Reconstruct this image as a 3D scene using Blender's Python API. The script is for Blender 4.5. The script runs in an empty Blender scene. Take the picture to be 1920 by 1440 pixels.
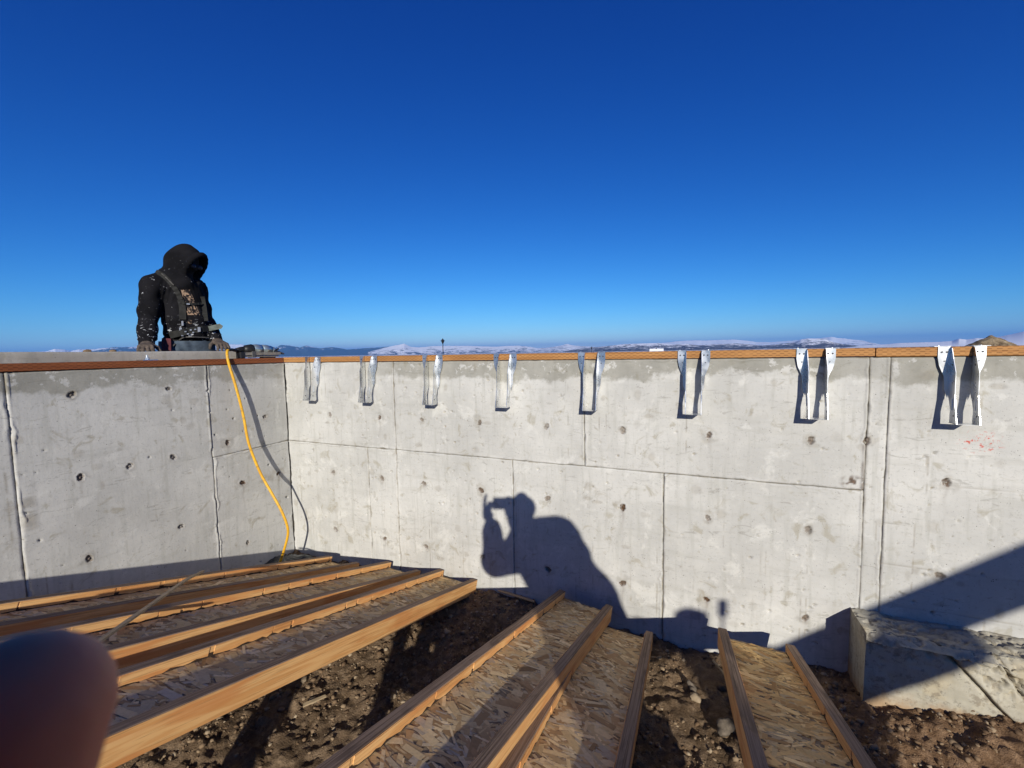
import bpy, bmesh, math, random
import numpy as np
from mathutils import Matrix, Vector
random.seed(7); rng = np.random.default_rng(7)
scene = bpy.context.scene
COL = scene.collection
rad = math.radians

# ------------------------------------------------------------------ camera
# lens, tilt and place solved from the wall seams; x runs along the back wall
# (0 = inside corner), y = 0 is the back wall face, z = 0 is 1.22 m below its top
FPX, PITCH, ROLL, YAW = 803.2, 0.07487, -0.018007, 0.3976
CAM = np.array([2.9108, -2.3833, 1.2724])
def cam_axes():
    f0 = np.array([-math.sin(YAW), math.cos(YAW), 0]); r0 = np.array([math.cos(YAW), math.sin(YAW), 0]); u0 = np.array([0, 0, 1.])
    fw = math.cos(PITCH)*f0 - math.sin(PITCH)*u0; up = math.sin(PITCH)*f0 + math.cos(PITCH)*u0
    return math.cos(ROLL)*r0 + math.sin(ROLL)*up, -math.sin(ROLL)*r0 + math.cos(ROLL)*up, fw
RI, UP, FW = cam_axes()
def ray(u, v): return FW + RI*(u-960)/FPX - UP*(v-720)/FPX          # direction of a photo pixel
def hit(u, v, axis, val):                                            # that pixel on the plane axis = val
    d = ray(u, v); t = (val - CAM[axis])/d[axis]; return CAM + t*d
cd = bpy.data.cameras.new('camera'); cam = bpy.data.objects.new('camera', cd); COL.objects.link(cam)
cd.sensor_width = 36; cd.sensor_fit = 'HORIZONTAL'; cd.lens = FPX/1920*36
cd.clip_start = 0.01; cd.clip_end = 80000
M = Matrix.Identity(4)
for i in range(3): M[i][0], M[i][1], M[i][2], M[i][3] = RI[i], UP[i], -FW[i], CAM[i]
cam.matrix_world = M
cd.dof.use_dof = True; cd.dof.focus_distance = 3.0; cd.dof.aperture_fstop = cd.lens/1.0   # a phone lens: 1 mm pupil
scene.camera = cam

# ------------------------------------------------------------------ sky, sun, exposure
SUN = np.array([-0.39912, 0.85445, -0.33260])                        # the way the light travels
SUN_EL, SUN_AZ = math.asin(-SUN[2]), math.atan2(-SUN[0], -SUN[1])
w = bpy.data.worlds.new('World'); scene.world = w; w.use_nodes = True
nt = w.node_tree; bg = nt.nodes['Background']
sky = nt.nodes.new('ShaderNodeTexSky'); sky.sky_type = 'NISHITA'; sky.sun_disc = False
sky.sun_elevation = SUN_EL; sky.sun_rotation = SUN_AZ
sky.altitude = 2200; sky.air_density = 1.0; sky.dust_density = 0.0; sky.ozone_density = 3.0
# the phone's deep blue rendering of a clear sky: one tone curve per channel over the whole sky
sp_ = nt.nodes.new('ShaderNodeSeparateColor'); cb_ = nt.nodes.new('ShaderNodeCombineColor'); nt.links.new(sky.outputs[0], sp_.inputs[0])
for ch, (pw, gn) in enumerate(((2.2, 1.22), (1.47, 1.0), (1.0, 1.08))):
    last = sp_.outputs[ch]
    for op, v in (('MULTIPLY', .085), ('MINIMUM', 1.0), ('POWER', pw), ('MULTIPLY', gn/.1)):
        q = nt.nodes.new('ShaderNodeMath'); q.operation = op; q.inputs[1].default_value = v; nt.links.new(last, q.inputs[0]); last = q.outputs[0]
    nt.links.new(last, cb_.inputs[ch])
nt.links.new(cb_.outputs[0], bg.inputs['Color']); bg.inputs['Strength'].default_value = 0.1
sd = bpy.data.lights.new('sun', 'SUN'); sd.energy = 4.9; sd.angle = rad(0.53); sd.color = (1.0, 0.945, 0.845)
so = bpy.data.objects.new('sun', sd); COL.objects.link(so)
so.rotation_euler = Vector(-SUN).to_track_quat('Z', 'Y').to_euler()
vs = scene.view_settings
vs.view_transform = 'Standard'; vs.look = 'None'; vs.exposure = 0.3; vs.gamma = 1.0; vs.use_curve_mapping = False

# ------------------------------------------------------------------ helpers
def tag(o, label=None, cat=None, group=None, kind=None):
    if label: o['label'] = label
    if cat: o['category'] = cat
    if group: o['group'] = group
    if kind: o['kind'] = kind
    return o
def empty(name, loc=(0, 0, 0), **k):
    o = bpy.data.objects.new(name, None); COL.objects.link(o); o.location = loc; o.empty_display_size = 0.05
    return tag(o, **k)
def link(name, me, mat=None, parent=None, smooth=False, **k):
    o = bpy.data.objects.new(name, me); COL.objects.link(o)
    if mat is not None:
        me.materials.clear()
        for m in (mat if isinstance(mat, (list, tuple)) else [mat]): me.materials.append(m)
    if parent: o.parent = parent
    if smooth: me.polygons.foreach_set('use_smooth', [True]*len(me.polygons))
    return tag(o, **k)
def mesh(name, V, F):
    me = bpy.data.meshes.new(name)
    V = np.asarray(V, dtype=np.float32); F = np.asarray(F, dtype=np.int32) if not isinstance(F, list) else F
    if isinstance(F, np.ndarray):
        n = F.shape[1]
        me.vertices.add(len(V)); me.vertices.foreach_set('co', V.ravel())
        me.loops.add(F.size); me.loops.foreach_set('vertex_index', F.ravel())
        me.polygons.add(len(F)); me.polygons.foreach_set('loop_start', np.arange(0, F.size, n, dtype=np.int32))
        me.update(calc_edges=True)
    else:
        me.from_pydata(V.tolist(), [], F); me.update()
    return me
def fattr(me, name, arr):
    a = me.attributes.new(name, 'FLOAT', 'POINT'); a.data.foreach_set('value', np.asarray(arr, dtype=np.float32).ravel())
class MB:
    """collects shapes for ONE mesh"""
    def __init__(s): s.V = []; s.F = []; s.mi = []
    def add(s, V, F, mi=0):
        b = len(s.V); s.V += [tuple(map(float, v)) for v in V]; s.F += [tuple(i+b for i in f) for f in F]; s.mi += [mi]*len(F); return s
    def box(s, a, b, mi=0, top=None):
        x0, y0, z0 = a; x1, y1, z1 = b
        V = [(x0,y0,z0),(x1,y0,z0),(x1,y1,z0),(x0,y1,z0),(x0,y0,z1),(x1,y0,z1),(x1,y1,z1),(x0,y1,z1)]
        return s.add(V, [(0,3,2,1),(4,5,6,7),(0,1,5,4),(1,2,6,5),(2,3,7,6),(3,0,4,7)], mi)
    def prism(s, poly, d, mi=0):                    # poly: 3-D points in a plane, d: thickness vector
        n = len(poly); P = [np.array(p, float) for p in poly]; d = np.array(d, float)
        V = P + [p+d for p in P]
        F = [tuple(range(n))[::-1], tuple(range(n, 2*n))] + [(i, (i+1) % n, n+(i+1) % n, n+i) for i in range(n)]
        return s.add(V, F, mi)
    def tube(s, pts, r, n=10, mi=0, cap=True):
        P = [np.array(p, float) for p in pts]; R = r if hasattr(r, '__len__') else [r]*len(P)
        V = []; F = []; ref = np.array([0.31, 0.17, 0.93])
        for i, p in enumerate(P):
            t = P[min(i+1, len(P)-1)] - P[max(i-1, 0)]; t = t/np.linalg.norm(t)
            a = np.cross(t, ref); a /= np.linalg.norm(a); b = np.cross(t, a)
            for k in range(n):
                q = 2*math.pi*k/n; V.append(p + R[i]*(math.cos(q)*a + math.sin(q)*b))
        for i in range(len(P)-1):
            for k in range(n): F.append((i*n+k, i*n+(k+1) % n, (i+1)*n+(k+1) % n, (i+1)*n+k))
        if cap: F += [tuple(range(n)), tuple(range((len(P)-1)*n, len(P)*n))[::-1]]
        return s.add(V, F, mi)
    def build(s, name, mat, parent=None, smooth=False, bevel=0, **k):
        me = bpy.data.meshes.new(name); me.from_pydata(s.V, [], s.F)
        bm = bmesh.new(); bm.from_mesh(me); bmesh.ops.recalc_face_normals(bm, faces=bm.faces)
        bm.to_mesh(me); bm.free()
        o = link(name, me, mat, parent, smooth, **k)
        if any(s.mi): me.polygons.foreach_set('material_index', s.mi)
        if bevel:
            m = o.modifiers.new('bevel', 'BEVEL'); m.width = bevel; m.segments = 2; m.limit_method = 'ANGLE'
        return o
def spline(pts, n=8):
    P = np.array(pts, float); P = np.vstack([2*P[0]-P[1], P, 2*P[-1]-P[-2]]); out = []
    for i in range(1, len(P)-2):
        for t in np.linspace(0, 1, n, endpoint=False):
            out.append(.5*((2*P[i]) + (-P[i-1]+P[i+1])*t + (2*P[i-1]-5*P[i]+4*P[i+1]-P[i+2])*t*t + (-P[i-1]+3*P[i]-3*P[i+1]+P[i+2])*t**3))
    return out + [P[-2]]
# value noise on numpy arrays
def _h(a, b, c):
    n = (a*374761393 + b*668265263 + c*1274126177) & 0xffffffff
    n = ((n ^ (n >> 13))*1274126177) & 0xffffffff
    return ((n ^ (n >> 16)) & 0xffff)/65535.0
def vnoise(x, y, seed=0):
    x = np.asarray(x, float); y = np.asarray(y, float)
    xi = np.floor(x).astype(np.int64); yi = np.floor(y).astype(np.int64); fx = x-xi; fy = y-yi
    fx = fx*fx*(3-2*fx); fy = fy*fy*(3-2*fy)
    a = _h(xi, yi, seed); b = _h(xi+1, yi, seed); c = _h(xi, yi+1, seed); d = _h(xi+1, yi+1, seed)
    return (a*(1-fx)+b*fx)*(1-fy) + (c*(1-fx)+d*fx)*fy
def fbm(x, y, o=4, seed=0, g=.5):
    s = 0; a = 1; t = 0
    for k in range(o):
        s = s + a*vnoise(np.asarray(x)*2**k+17.3*k, np.asarray(y)*2**k-9.1*k, seed+k); t += a; a *= g
    return s/t
def sstep(a, b, x):
    t = np.clip((x-a)/(b-a), 0, 1); return t*t*(3-2*t)
# signed-distance modelling: smooth union of tapered capsules and ellipsoids, meshed with surface nets
class SDF:
    def __init__(s, lo, hi, h):
        s.lo = np.array(lo, float); s.h = h; s.n = np.ceil((np.array(hi)-lo)/h).astype(int)+1
        s.D = np.full(s.n, .2, np.float32)
    def _sub(s, lo, hi):
        a = np.clip(np.floor((np.array(lo)-s.lo)/s.h).astype(int), 0, s.n-1); b = np.clip(np.ceil((np.array(hi)-s.lo)/s.h).astype(int)+1, 1, s.n)
        sl = tuple(slice(i, j) for i, j in zip(a, b))
        g = np.meshgrid(*[s.lo[i]+s.h*np.arange(a[i], b[i]) for i in range(3)], indexing='ij', sparse=True)
        return sl, g
    def _mix(s, sl, d, k, mode):
        o = s.D[sl]
        if mode == 'sub': d = -d; s.D[sl] = np.where(np.abs(o-d) < k, np.maximum(o, d)+np.maximum(k-np.abs(o-d), 0)**2/(4*k), np.maximum(o, d))
        else: s.D[sl] = np.minimum(o, d) - np.maximum(k-np.abs(o-d), 0)**2/(4*k)
    def cap(s, p, q, r0, r1, k=.03, mode='add'):
        p = np.array(p, float); q = np.array(q, float); m = max(r0, r1)+k+.03
        sl, (X, Y, Z) = s._sub(np.minimum(p, q)-m, np.maximum(p, q)+m)
        v = q-p; L = max(v@v, 1e-9)
        t = np.clip(((X-p[0])*v[0]+(Y-p[1])*v[1]+(Z-p[2])*v[2])/L, 0, 1)
        d = np.sqrt((X-p[0]-t*v[0])**2+(Y-p[1]-t*v[1])**2+(Z-p[2]-t*v[2])**2) - (r0+(r1-r0)*t)
        s._mix(sl, d, k, mode); return s
    def chain(s, pts, rs, k=.02, mode='add'):
        for i in range(len(pts)-1): s.cap(pts[i], pts[i+1], rs[i], rs[i+1], k, mode)
        return s
    def ell(s, c, r, rot=None, k=.03, mode='add'):
        c = np.array(c, float); r = np.array(r, float); A = np.eye(3) if rot is None else np.array(rot)   # rows of A = axes
        m = r.max()+k+.03
        sl, (X, Y, Z) = s._sub(c-m, c+m); X = X-c[0]; Y = Y-c[1]; Z = Z-c[2]
        u = [(A[i][0]*X+A[i][1]*Y+A[i][2]*Z) for i in range(3)]
        k0 = np.sqrt(sum((u[i]/r[i])**2 for i in range(3))); k1 = np.sqrt(sum((u[i]/r[i]**2)**2 for i in range(3)))+1e-9
        s._mix(sl, k0*(k0-1)/k1, k, mode); return s
    def wrinkle(s, amp, f, seed=0):
        X, Y, Z = np.meshgrid(*[s.lo[i]+s.h*np.arange(s.n[i]) for i in range(3)], indexing='ij', sparse=True)
        q = np.sin(f*(Z*1.6+.35*np.sin(f*.5*X+seed)+.3*np.sin(f*.6*Y)))*np.sin(f*.45*(X-Y)+1.3*np.sin(f*.4*Z)+seed)
        q = q + .6*np.sin(f*1.9*(X*.6+Z)+2*np.sin(f*.7*Y+seed))*np.sin(f*.8*Y+seed*2)
        s.D += (amp*q).astype(np.float32); return s
    def mesh(s, name, shift=(0, 0, 0)):
        D = s.D; n = D.shape; ins = D < 0
        c = np.zeros([i-1 for i in n], np.int16)
        for dx in (0, 1):
            for dy in (0, 1):
                for dz in (0, 1): c += ins[dx:n[0]-1+dx, dy:n[1]-1+dy, dz:n[2]-1+dz]
        cells = np.argwhere((c > 0) & (c < 8)); idx = np.full(c.shape, -1, np.int64); idx[tuple(cells.T)] = np.arange(len(cells))
        P = np.zeros((len(cells), 3)); W = np.zeros(len(cells))
        cor = [np.array([i >> 2 & 1, i >> 1 & 1, i & 1]) for i in range(8)]
        for i in range(8):
            for ax in range(3):
                if cor[i][ax] == 0:
                    j = cor[i].copy(); j[ax] = 1
                    a = D[tuple((cells+cor[i]).T)]; b = D[tuple((cells+j).T)]; m = (a < 0) != (b < 0)
                    t = np.where(m, a/np.where(a-b == 0, 1, a-b), 0)
                    P[m] += cor[i] + np.eye(3)[ax]*t[m, None]; W[m] += 1
        V = s.lo + s.h*(cells+P/W[:, None]); F = []
        for ax in range(3):
            u, v = (ax+1) % 3, (ax+2) % 3
            sa = [slice(None)]*3; sb = [slice(None)]*3; sa[ax] = slice(0, -1); sb[ax] = slice(1, None)
            A = ins[tuple(sa)]; B = ins[tuple(sb)]; e = np.argwhere(A != B)
            e = e[(e[:, u] > 0) & (e[:, v] > 0) & (e[:, u] < n[u]-1) & (e[:, v] < n[v]-1)]
            fl = A[tuple(e.T)]
            q = []
            for du, dv in ((-1, -1), (0, -1), (0, 0), (-1, 0)):
                k = e.copy(); k[:, u] += du; k[:, v] += dv; q.append(idx[tuple(k.T)])
            q = np.stack(q, 1); q[~fl] = q[~fl][:, ::-1]; F.append(q)
        return mesh(name, V-np.array(shift), np.vstack(F))

# ------------------------------------------------------------------ materials
class Mt:
    def __init__(s, name, rough=.8, metal=0., spec=.3):
        s.m = bpy.data.materials.new(name); s.m.use_nodes = True; s.t = s.m.node_tree; s.b = s.t.nodes['Principled BSDF']
        s.b.inputs['Roughness'].default_value = rough; s.b.inputs['Metallic'].default_value = metal; s.b.inputs['Specular IOR Level'].default_value = spec
        s.geo = None
    def n(s, t): return s.t.nodes.new(t)
    def l(s, a, b): s.t.links.new(a, b)
    def val(s, sock, v):
        if hasattr(v, 'is_output'): s.l(v, sock)
        else: sock.default_value = (*v, 1) if isinstance(v, tuple) and len(v) == 3 and sock.type == 'RGBA' else v
    def pos(s):
        if not s.geo: s.geo = s.n('ShaderNodeNewGeometry').outputs['Position']
        return s.geo
    def obj(s):
        return s.n('ShaderNodeTexCoord').outputs['Object']
    def scaled(s, vec, sc):
        m = s.n('ShaderNodeMapping'); m.inputs['Scale'].default_value = sc; s.l(vec, m.inputs['Vector']); return m.outputs[0]
    def noise(s, sc, det=4, rough=.55, vec=None, dist=0.):
        x = s.n('ShaderNodeTexNoise'); x.inputs['Scale'].default_value = sc; x.inputs['Detail'].default_value = det
        x.inputs['Roughness'].default_value = rough; x.inputs['Distortion'].default_value = dist; s.l(vec if vec is not None else s.pos(), x.inputs['Vector']); return x.outputs['Fac']
    def voro(s, sc, vec=None, feat='F1', out='Distance'):
        x = s.n('ShaderNodeTexVoronoi'); x.feature = feat; x.inputs['Scale'].default_value = sc; s.l(vec if vec is not None else s.pos(), x.inputs['Vector']); return x.outputs[out]
    def math(s, op, a, b=0., c=None):
        x = s.n('ShaderNodeMath'); x.operation = op; s.val(x.inputs[0], a); s.val(x.inputs[1], b)
        if c is not None: s.val(x.inputs[2], c)
        return x.outputs[0]
    def rng(s, v, a, b, c=0., d=1.):
        x = s.n('ShaderNodeMapRange'); x.interpolation_type = 'SMOOTHSTEP'; s.val(x.inputs[0], v)
        for i, q in enumerate((a, b, c, d)): x.inputs[i+1].default_value = q
        return x.outputs[0]
    def ramp(s, f, *st):
        x = s.n('ShaderNodeValToRGB'); s.l(f, x.inputs[0]); e = x.color_ramp.elements
        while len(e) < len(st): e.new(.5)
        for i, (p, c) in enumerate(st): e[i].position = p; e[i].color = (*c, 1)
        return x.outputs[0]
    def mix(s, f, a, b, typ='MIX'):
        x = s.n('ShaderNodeMix'); x.data_type = 'RGBA'; x.blend_type = typ
        s.val(x.inputs[0], f); s.val(x.inputs[6], a); s.val(x.inputs[7], b); return x.outputs[2]
    def attr(s, name, out='Fac'):
        x = s.n('ShaderNodeAttribute'); x.attribute_name = name; return x.outputs[out]
    def xyz(s, vec=None):
        x = s.n('ShaderNodeSeparateXYZ'); s.l(vec if vec is not None else s.pos(), x.inputs[0]); return x.outputs
    def col(s, c): s.val(s.b.inputs['Base Color'], c); return s
    def bump(s, h, st=.3, d=.01):
        x = s.n('ShaderNodeBump'); x.inputs['Strength'].default_value = st; x.inputs['Distance'].default_value = d; s.l(h, x.inputs['Height']); s.l(x.outputs[0], s.b.inputs['Normal']); return s
def plain(name, c, rough=.7, metal=0., spec=.3, var=.25, sc=30):
    m = Mt(name, rough, metal, spec); f = m.noise(sc, 4)
    m.col(m.mix(m.rng(f, .3, .7), tuple(x*(1-var) for x in c), tuple(min(1, x*(1+var)) for x in c))); m.bump(f, .15, .003); return m.m

def concrete(name, tint=(.455, .449, .42), damp=True, horiz=0.):
    m = Mt(name, .88, 0, .25); P = m.pos(); x = m.xyz()
    big = m.noise(1.7, 5, .6); mid = m.noise(9, 5, .62); fine = m.noise(70, 4, .6)
    c = m.mix(m.rng(big, .35, .68), tuple(t*.86 for t in tint), tuple(t*1.08 for t in tint))
    c = m.mix(m.math('MULTIPLY', m.rng(mid, .45, .75), .35), c, (tint[0]*1.2, tint[1]*1.19, tint[2]*1.16))
    streak = m.noise(5, 4, .6, m.scaled(P, (6, 6, .55)))                     # run marks down the form face
    c = m.mix(m.math('MULTIPLY', m.rng(streak, .50, .68), .38), c, (tint[0]*.70, tint[1]*.70, tint[2]*.66))
    sweep = m.noise(4, 4, .62, m.scaled(P, (.5, .5, 5)))
    c = m.mix(m.math('MULTIPLY', m.rng(sweep, .52, .70), .34), c, (tint[0]*.74, tint[1]*.735, tint[2]*.70))
    smud = m.noise(11, 4, .6, None, .9)
    c = m.mix(m.math('MULTIPLY', m.rng(smud, .58, .70), .55), c, (.27, .245, .18))
    scr = m.noise(7, 5, .75, m.scaled(P, (1, 1, 4)), 1.5)
    c = m.mix(m.math('MULTIPLY', m.rng(scr, .60, .65), .42), c, (.20, .19, .165))
    wht = m.noise(6, 5, .7, None, .4)
    c = m.mix(m.math('MULTIPLY', m.rng(wht, .56, .66), .45), c, (tint[0]*1.26, tint[1]*1.26, tint[2]*1.25))
    c = m.mix(m.math('MULTIPLY', m.rng(fine, .56, .70), .34), c, (.24, .235, .22))
    for vs_, r0, r1, n0 in ((62, .15, .09, .57), (120, .17, .10, .55)):
        spk = m.voro(vs_, None, 'F1'); rare = m.noise(vs_*.33, 3)
        c = m.mix(m.math('MULTIPLY', m.rng(spk, r0, r1), m.rng(rare, n0, n0+.05)), c, (.085, .08, .07))
    if damp:
        edge = m.noise(3.1, 6, .68); flake = m.noise(14, 6, .7)
        lim = m.math('MULTIPLY_ADD', edge, -.30, 1.272)                     # lower border of the damp strip, z
        d = m.rng(m.math('SUBTRACT', x[2], lim), -.012, .02)
        d = m.math('MULTIPLY', d, m.attr('damp'))
        peel = m.math('MULTIPLY', m.rng(flake, .56, .60), m.rng(x[2], 1.10, 1.17))
        d = m.math('MULTIPLY', d, m.math('SUBTRACT', 1., peel))
        c = m.mix(m.math('MULTIPLY', d, .70), c, m.mix(m.rng(mid, .3, .7), (.155, .148, .115), (.225, .215, .175)))
    c = m.mix(m.math('MULTIPLY', m.attr('paint'), m.rng(m.noise(55, 5, .7), .54, .62)), c, (.45, .10, .075))
    c = m.mix(m.math('MULTIPLY', m.attr('joint'), .85), c, m.mix(m.rng(m.noise(30, 3), .4, .6), (.12, .10, .07), (.24, .20, .135)))
    ru = m.attr('rust')
    c = m.mix(m.math('MULTIPLY', ru, m.rng(m.noise(60, 4), .22, .42)), c, m.ramp(m.noise(120, 3), (.3, (.025, .018, .013)), (.68, (.115, .058, .026))))
    m.col(c)
    h = m.math('ADD', m.math('MULTIPLY', mid, .5), m.math('MULTIPLY', fine, .5)); m.bump(h, .35, .004)
    return m.m

def lumber(name, ca, cb, incise=True, axis='x'):
    m = Mt(name, .78, 0, .25); P = m.pos(); x = m.xyz()
    sc = (1.2, 18, 60) if axis == 'x' else (18, 1.2, 60)
    g = m.noise(1.6, 5, .65, m.scaled(P, sc), .3); big = m.noise(2.3, 3)
    c = m.mix(m.rng(g, .32, .7), ca, cb); c = m.mix(m.math('MULTIPLY', m.rng(big, .45, .75), .4), c, tuple(t*.6 for t in ca))
    kn = m.voro(2.1, m.scaled(P, (.62, .62, 3.0)), 'F1'); c = m.mix(m.rng(kn, .11, .05), c, tuple(t*.28 for t in ca))
    if incise:                                                              # rows of incising slits
        u = x[0] if axis == 'x' else x[1]
        row = m.math('DIVIDE', m.math('SUBTRACT', x[2], 1.2205), .0086); ri_ = m.math('FLOOR', row); rf = m.math('FRACT', row)
        su = m.math('FRACT', m.math('ADD', m.math('MULTIPLY', u, 31.), m.math('MULTIPLY', ri_, .5)))
        k = m.math('MULTIPLY', m.math('COMPARE', rf, .5, .13), m.math('COMPARE', su, .5, .27))
        k = m.math('MULTIPLY', k, m.rng(m.noise(22, 2), .30, .48))
        c = m.mix(m.math('MULTIPLY', k, .8), c, tuple(t*.22 for t in ca))
    m.col(c); m.bump(g, .25, .003); return m.m

def veneer(name, ca, cb, cd_, lam=False):
    m = Mt(name, .62 if not lam else .85, 0, .3); o = m.obj()
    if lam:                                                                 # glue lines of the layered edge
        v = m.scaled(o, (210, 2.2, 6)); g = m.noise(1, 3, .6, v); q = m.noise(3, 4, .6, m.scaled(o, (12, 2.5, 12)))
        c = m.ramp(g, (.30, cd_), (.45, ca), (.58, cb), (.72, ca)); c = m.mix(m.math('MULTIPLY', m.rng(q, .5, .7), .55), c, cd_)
    else:
        v = m.scaled(o, (4, 1.3, 26)); g = m.noise(1.5, 4, .55, v, 1.6); q = m.noise(5, 3, .5, m.scaled(o, (5, .8, 5)))
        st = m.noise(1, 5, .7, m.scaled(o, (30, 5, 220)))
        c = m.mix(m.rng(g, .42, .58), ca, cb); c = m.mix(m.math('MULTIPLY', m.rng(q, .50, .68), .7), c, cd_)
        c = m.mix(m.math('MULTIPLY', m.rng(st, .52, .64), .5), c, tuple(t*.5 for t in ca))
        kn = m.voro(1.7, m.scaled(o, (1, .9, 4))); c = m.mix(m.rng(kn, .09, .05), c, tuple(t*.25 for t in cd_))
    m.col(c); m.bump(g, .3, .002); return m.m

CONC = concrete('concrete_wall_face'); CORE = plain('concrete_core', (.24, .22, .18), .95, var=.3, sc=25)
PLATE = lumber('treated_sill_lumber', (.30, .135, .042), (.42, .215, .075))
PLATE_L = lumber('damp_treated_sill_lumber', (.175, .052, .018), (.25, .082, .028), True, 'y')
RAW = lumber('raw_lumber', (.40, .25, .12), (.52, .35, .18), False)
FACE = veneer('flange_veneer_face', (.61, .310, .108), (.70, .410, .165), (.54, .215, .066))
GAP_SHADE = plain('dark_gap_shade', (.045, .026, .015), .8)  # dark brown that paints the shade in the gaps below the torn veneer
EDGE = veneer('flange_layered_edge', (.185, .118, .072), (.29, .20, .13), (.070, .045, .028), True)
# ------------------------------------------------------------------ ground inside the foundation
def pit_height(X, Y, rough=True):
    wall = np.interp(X, [0, 1.66, 2.03, 2.75, 3.0, 3.55, 4.1, 4.7, 9], [-.30, -.266, -.293, -.334, -.319, -.277, -.195, -.16, -.12])
    k = sstep(-.95, -.15, Y); z = -.335*(1-k) + wall*k
    z = z + .75*sstep(-4.6, -8.0, Y) + .74*sstep(5.4, 9., X)*sstep(-8.2, -3., Y)*(1-sstep(-4.6, -8., Y))
    if rough:
        fade = sstep(-8., -7., Y)*sstep(9., 8., X)
        r1 = fbm(X*3, Y*3, 4, 11)-.5
        cl = np.abs(fbm(X*9, Y*9, 4, 21)-.5)*2
        c2 = fbm(X*34, Y*34, 4, 31, .62)-.5
        c3 = sstep(.56, .74, fbm(X*22+3, Y*22, 3, 41))
        z = z + fade*(.05*r1 + .030*(.3-cl) + .026*c2 + .016*c3)
    return z
xs = np.concatenate([np.arange(-.16, 5.0, .011), np.linspace(5.02, 9, 60)]); ys = np.concatenate([np.linspace(-8, -3.02, 90), np.arange(-3., .03, .011)])
X, Y = np.meshgrid(xs, ys, indexing='ij'); Z = pit_height(X, Y)
edge = (X > 8.98) | (Y < -7.98); Z[edge] = .42
n0, n1 = X.shape; I = np.arange(n0*n1).reshape(n0, n1)
F = np.stack([I[:-1, :-1], I[1:, :-1], I[1:, 1:], I[:-1, 1:]], -1).reshape(-1, 4)
d = Mt('crawlspace_dirt', .95, 0, .15)
a = d.noise(3, 5); b = d.noise(26, 5, .65); c = d.noise(150, 5, .7)
k = d.mix(d.rng(a, .35, .65), (.105, .068, .038), (.185, .125, .075)); k = d.mix(d.rng(b, .42, .68), k, (.25, .175, .108)); k = d.mix(d.math('MULTIPLY', d.rng(c, .5, .7), .5), k, (.055, .037, .022))
xx = d.xyz(); k = d.mix(d.math('MULTIPLY', d.rng(xx[0], 3.3, 3.75), .7), k, d.mix(d.rng(b, .4, .65), (.17, .095, .047), (.29, .175, .095)))
d.col(k).bump(d.math('ADD', b, c), .9, .012); DIRT = d.m
me = mesh('dirt_ground', np.stack([X, Y, Z], -1).reshape(-1, 3), F)
link('dirt_ground', me, DIRT, smooth=True, kind='structure')
# loose stones and crumbs, too many to count
def stones(name, N, xr, yr, smin, smax, mat, seed, sub=0, keep=None):
    r = np.random.default_rng(seed); bm = bmesh.new(); bmesh.ops.create_icosphere(bm, subdivisions=1+sub, radius=1)
    bv = np.array([v.co[:] for v in bm.verts]); bf = np.array([[v.index for v in f.verts] for f in bm.faces]); bm.free()
    px = r.uniform(*xr, N*3); py = r.uniform(*yr, N*3); dn = fbm(px*2.3, py*2.3, 3, seed+5)
    ok = r.uniform(0, 1, N*3) < sstep(.24, .56, dn); px = px[ok][:N]; py = py[ok][:N]; N = len(px)
    s = smin*(smax/smin)**(r.uniform(0, 1, N)**2.6)
    V = bv[None]*(1+.35*r.uniform(-1, 1, (N, len(bv), 1))); V = V*(s[:, None, None]*np.stack([r.uniform(.7, 1.3, N), r.uniform(.7, 1.3, N), r.uniform(.45, .9, N)], -1)[:, None, :])
    t = r.uniform(0, 6.28, N); ct, st = np.cos(t)[:, None], np.sin(t)[:, None]
    V = np.stack([V[..., 0]*ct-V[..., 1]*st, V[..., 0]*st+V[..., 1]*ct, V[..., 2]], -1)
    pz = pit_height(px, py)+s*.18; V = V+np.stack([px, py, pz], -1)[:, None, :]
    Fm = (bf[None]+(np.arange(N)*len(bv))[:, None, None]).reshape(-1, 3)
    me = mesh(name, V.reshape(-1, 3), Fm); fattr(me, 'tone', np.repeat(r.uniform(0, 1, N), len(bv)))
    return link(name, me, mat, kind='stuff')
s_ = Mt('gravel_bits', .9, 0, .2); tn = s_.attr('tone')
s_.col(s_.ramp(tn, (0, (.095, .058, .032)), (.45, (.18, .12, .070)), (.8, (.235, .17, .105)), (1, (.31, .245, .165)))).bump(s_.noise(150, 3), .5, .004)
tag(stones('loose_gravel', 19000, (.1, 4.9), (-2.0, -.01), .0028, .014, s_.m, 3), 'loose gravel and dirt crumbs scattered over the crawlspace floor', 'gravel')
tag(stones('dirt_clods', 420, (.1, 4.9), (-2.2, -.03), .009, .026, s_.m, 9, 1), 'bigger clods and stones among the crawlspace dirt', 'clods')

# ------------------------------------------------------------------ ground outside, out to the horizon
ring = [0, 2, 6, 15, 35, 80, 170, 320, 700, 1500, 4000, 10000, 26000]; zr = [.42, .42, .41, .38, .30, -.4, -1.8, -5, -9, -11, -12, -12, -12]
def rect(e): return np.array([(-.14-e, -8-e), (9+e, -8-e), (9+e, .12+e), (-.14-e, .12+e)])
V = []; F = []; SEG = 14
for e, z in zip(ring, zr):
    R4 = rect(e)
    for i in range(4):
        for t in np.linspace(0, 1, SEG, endpoint=False): V.append((*(R4[i]*(1-t)+R4[(i+1) % 4]*t), z))
m_ = 4*SEG
for k in range(len(ring)-1):
    for i in range(m_): F.append((k*m_+i, (k+1)*m_+i, (k+1)*m_+(i+1) % m_, k*m_+(i+1) % m_))
g = Mt('dry_grass_and_snow', .95, 0, .1); q = g.noise(.004, 6, .6); q2 = g.noise(.6, 5, .6); x = g.xyz()
dist = g.math('SQRT', g.math('ADD', g.math('POWER', x[0], 2.), g.math('POWER', x[1], 2.)))
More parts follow.
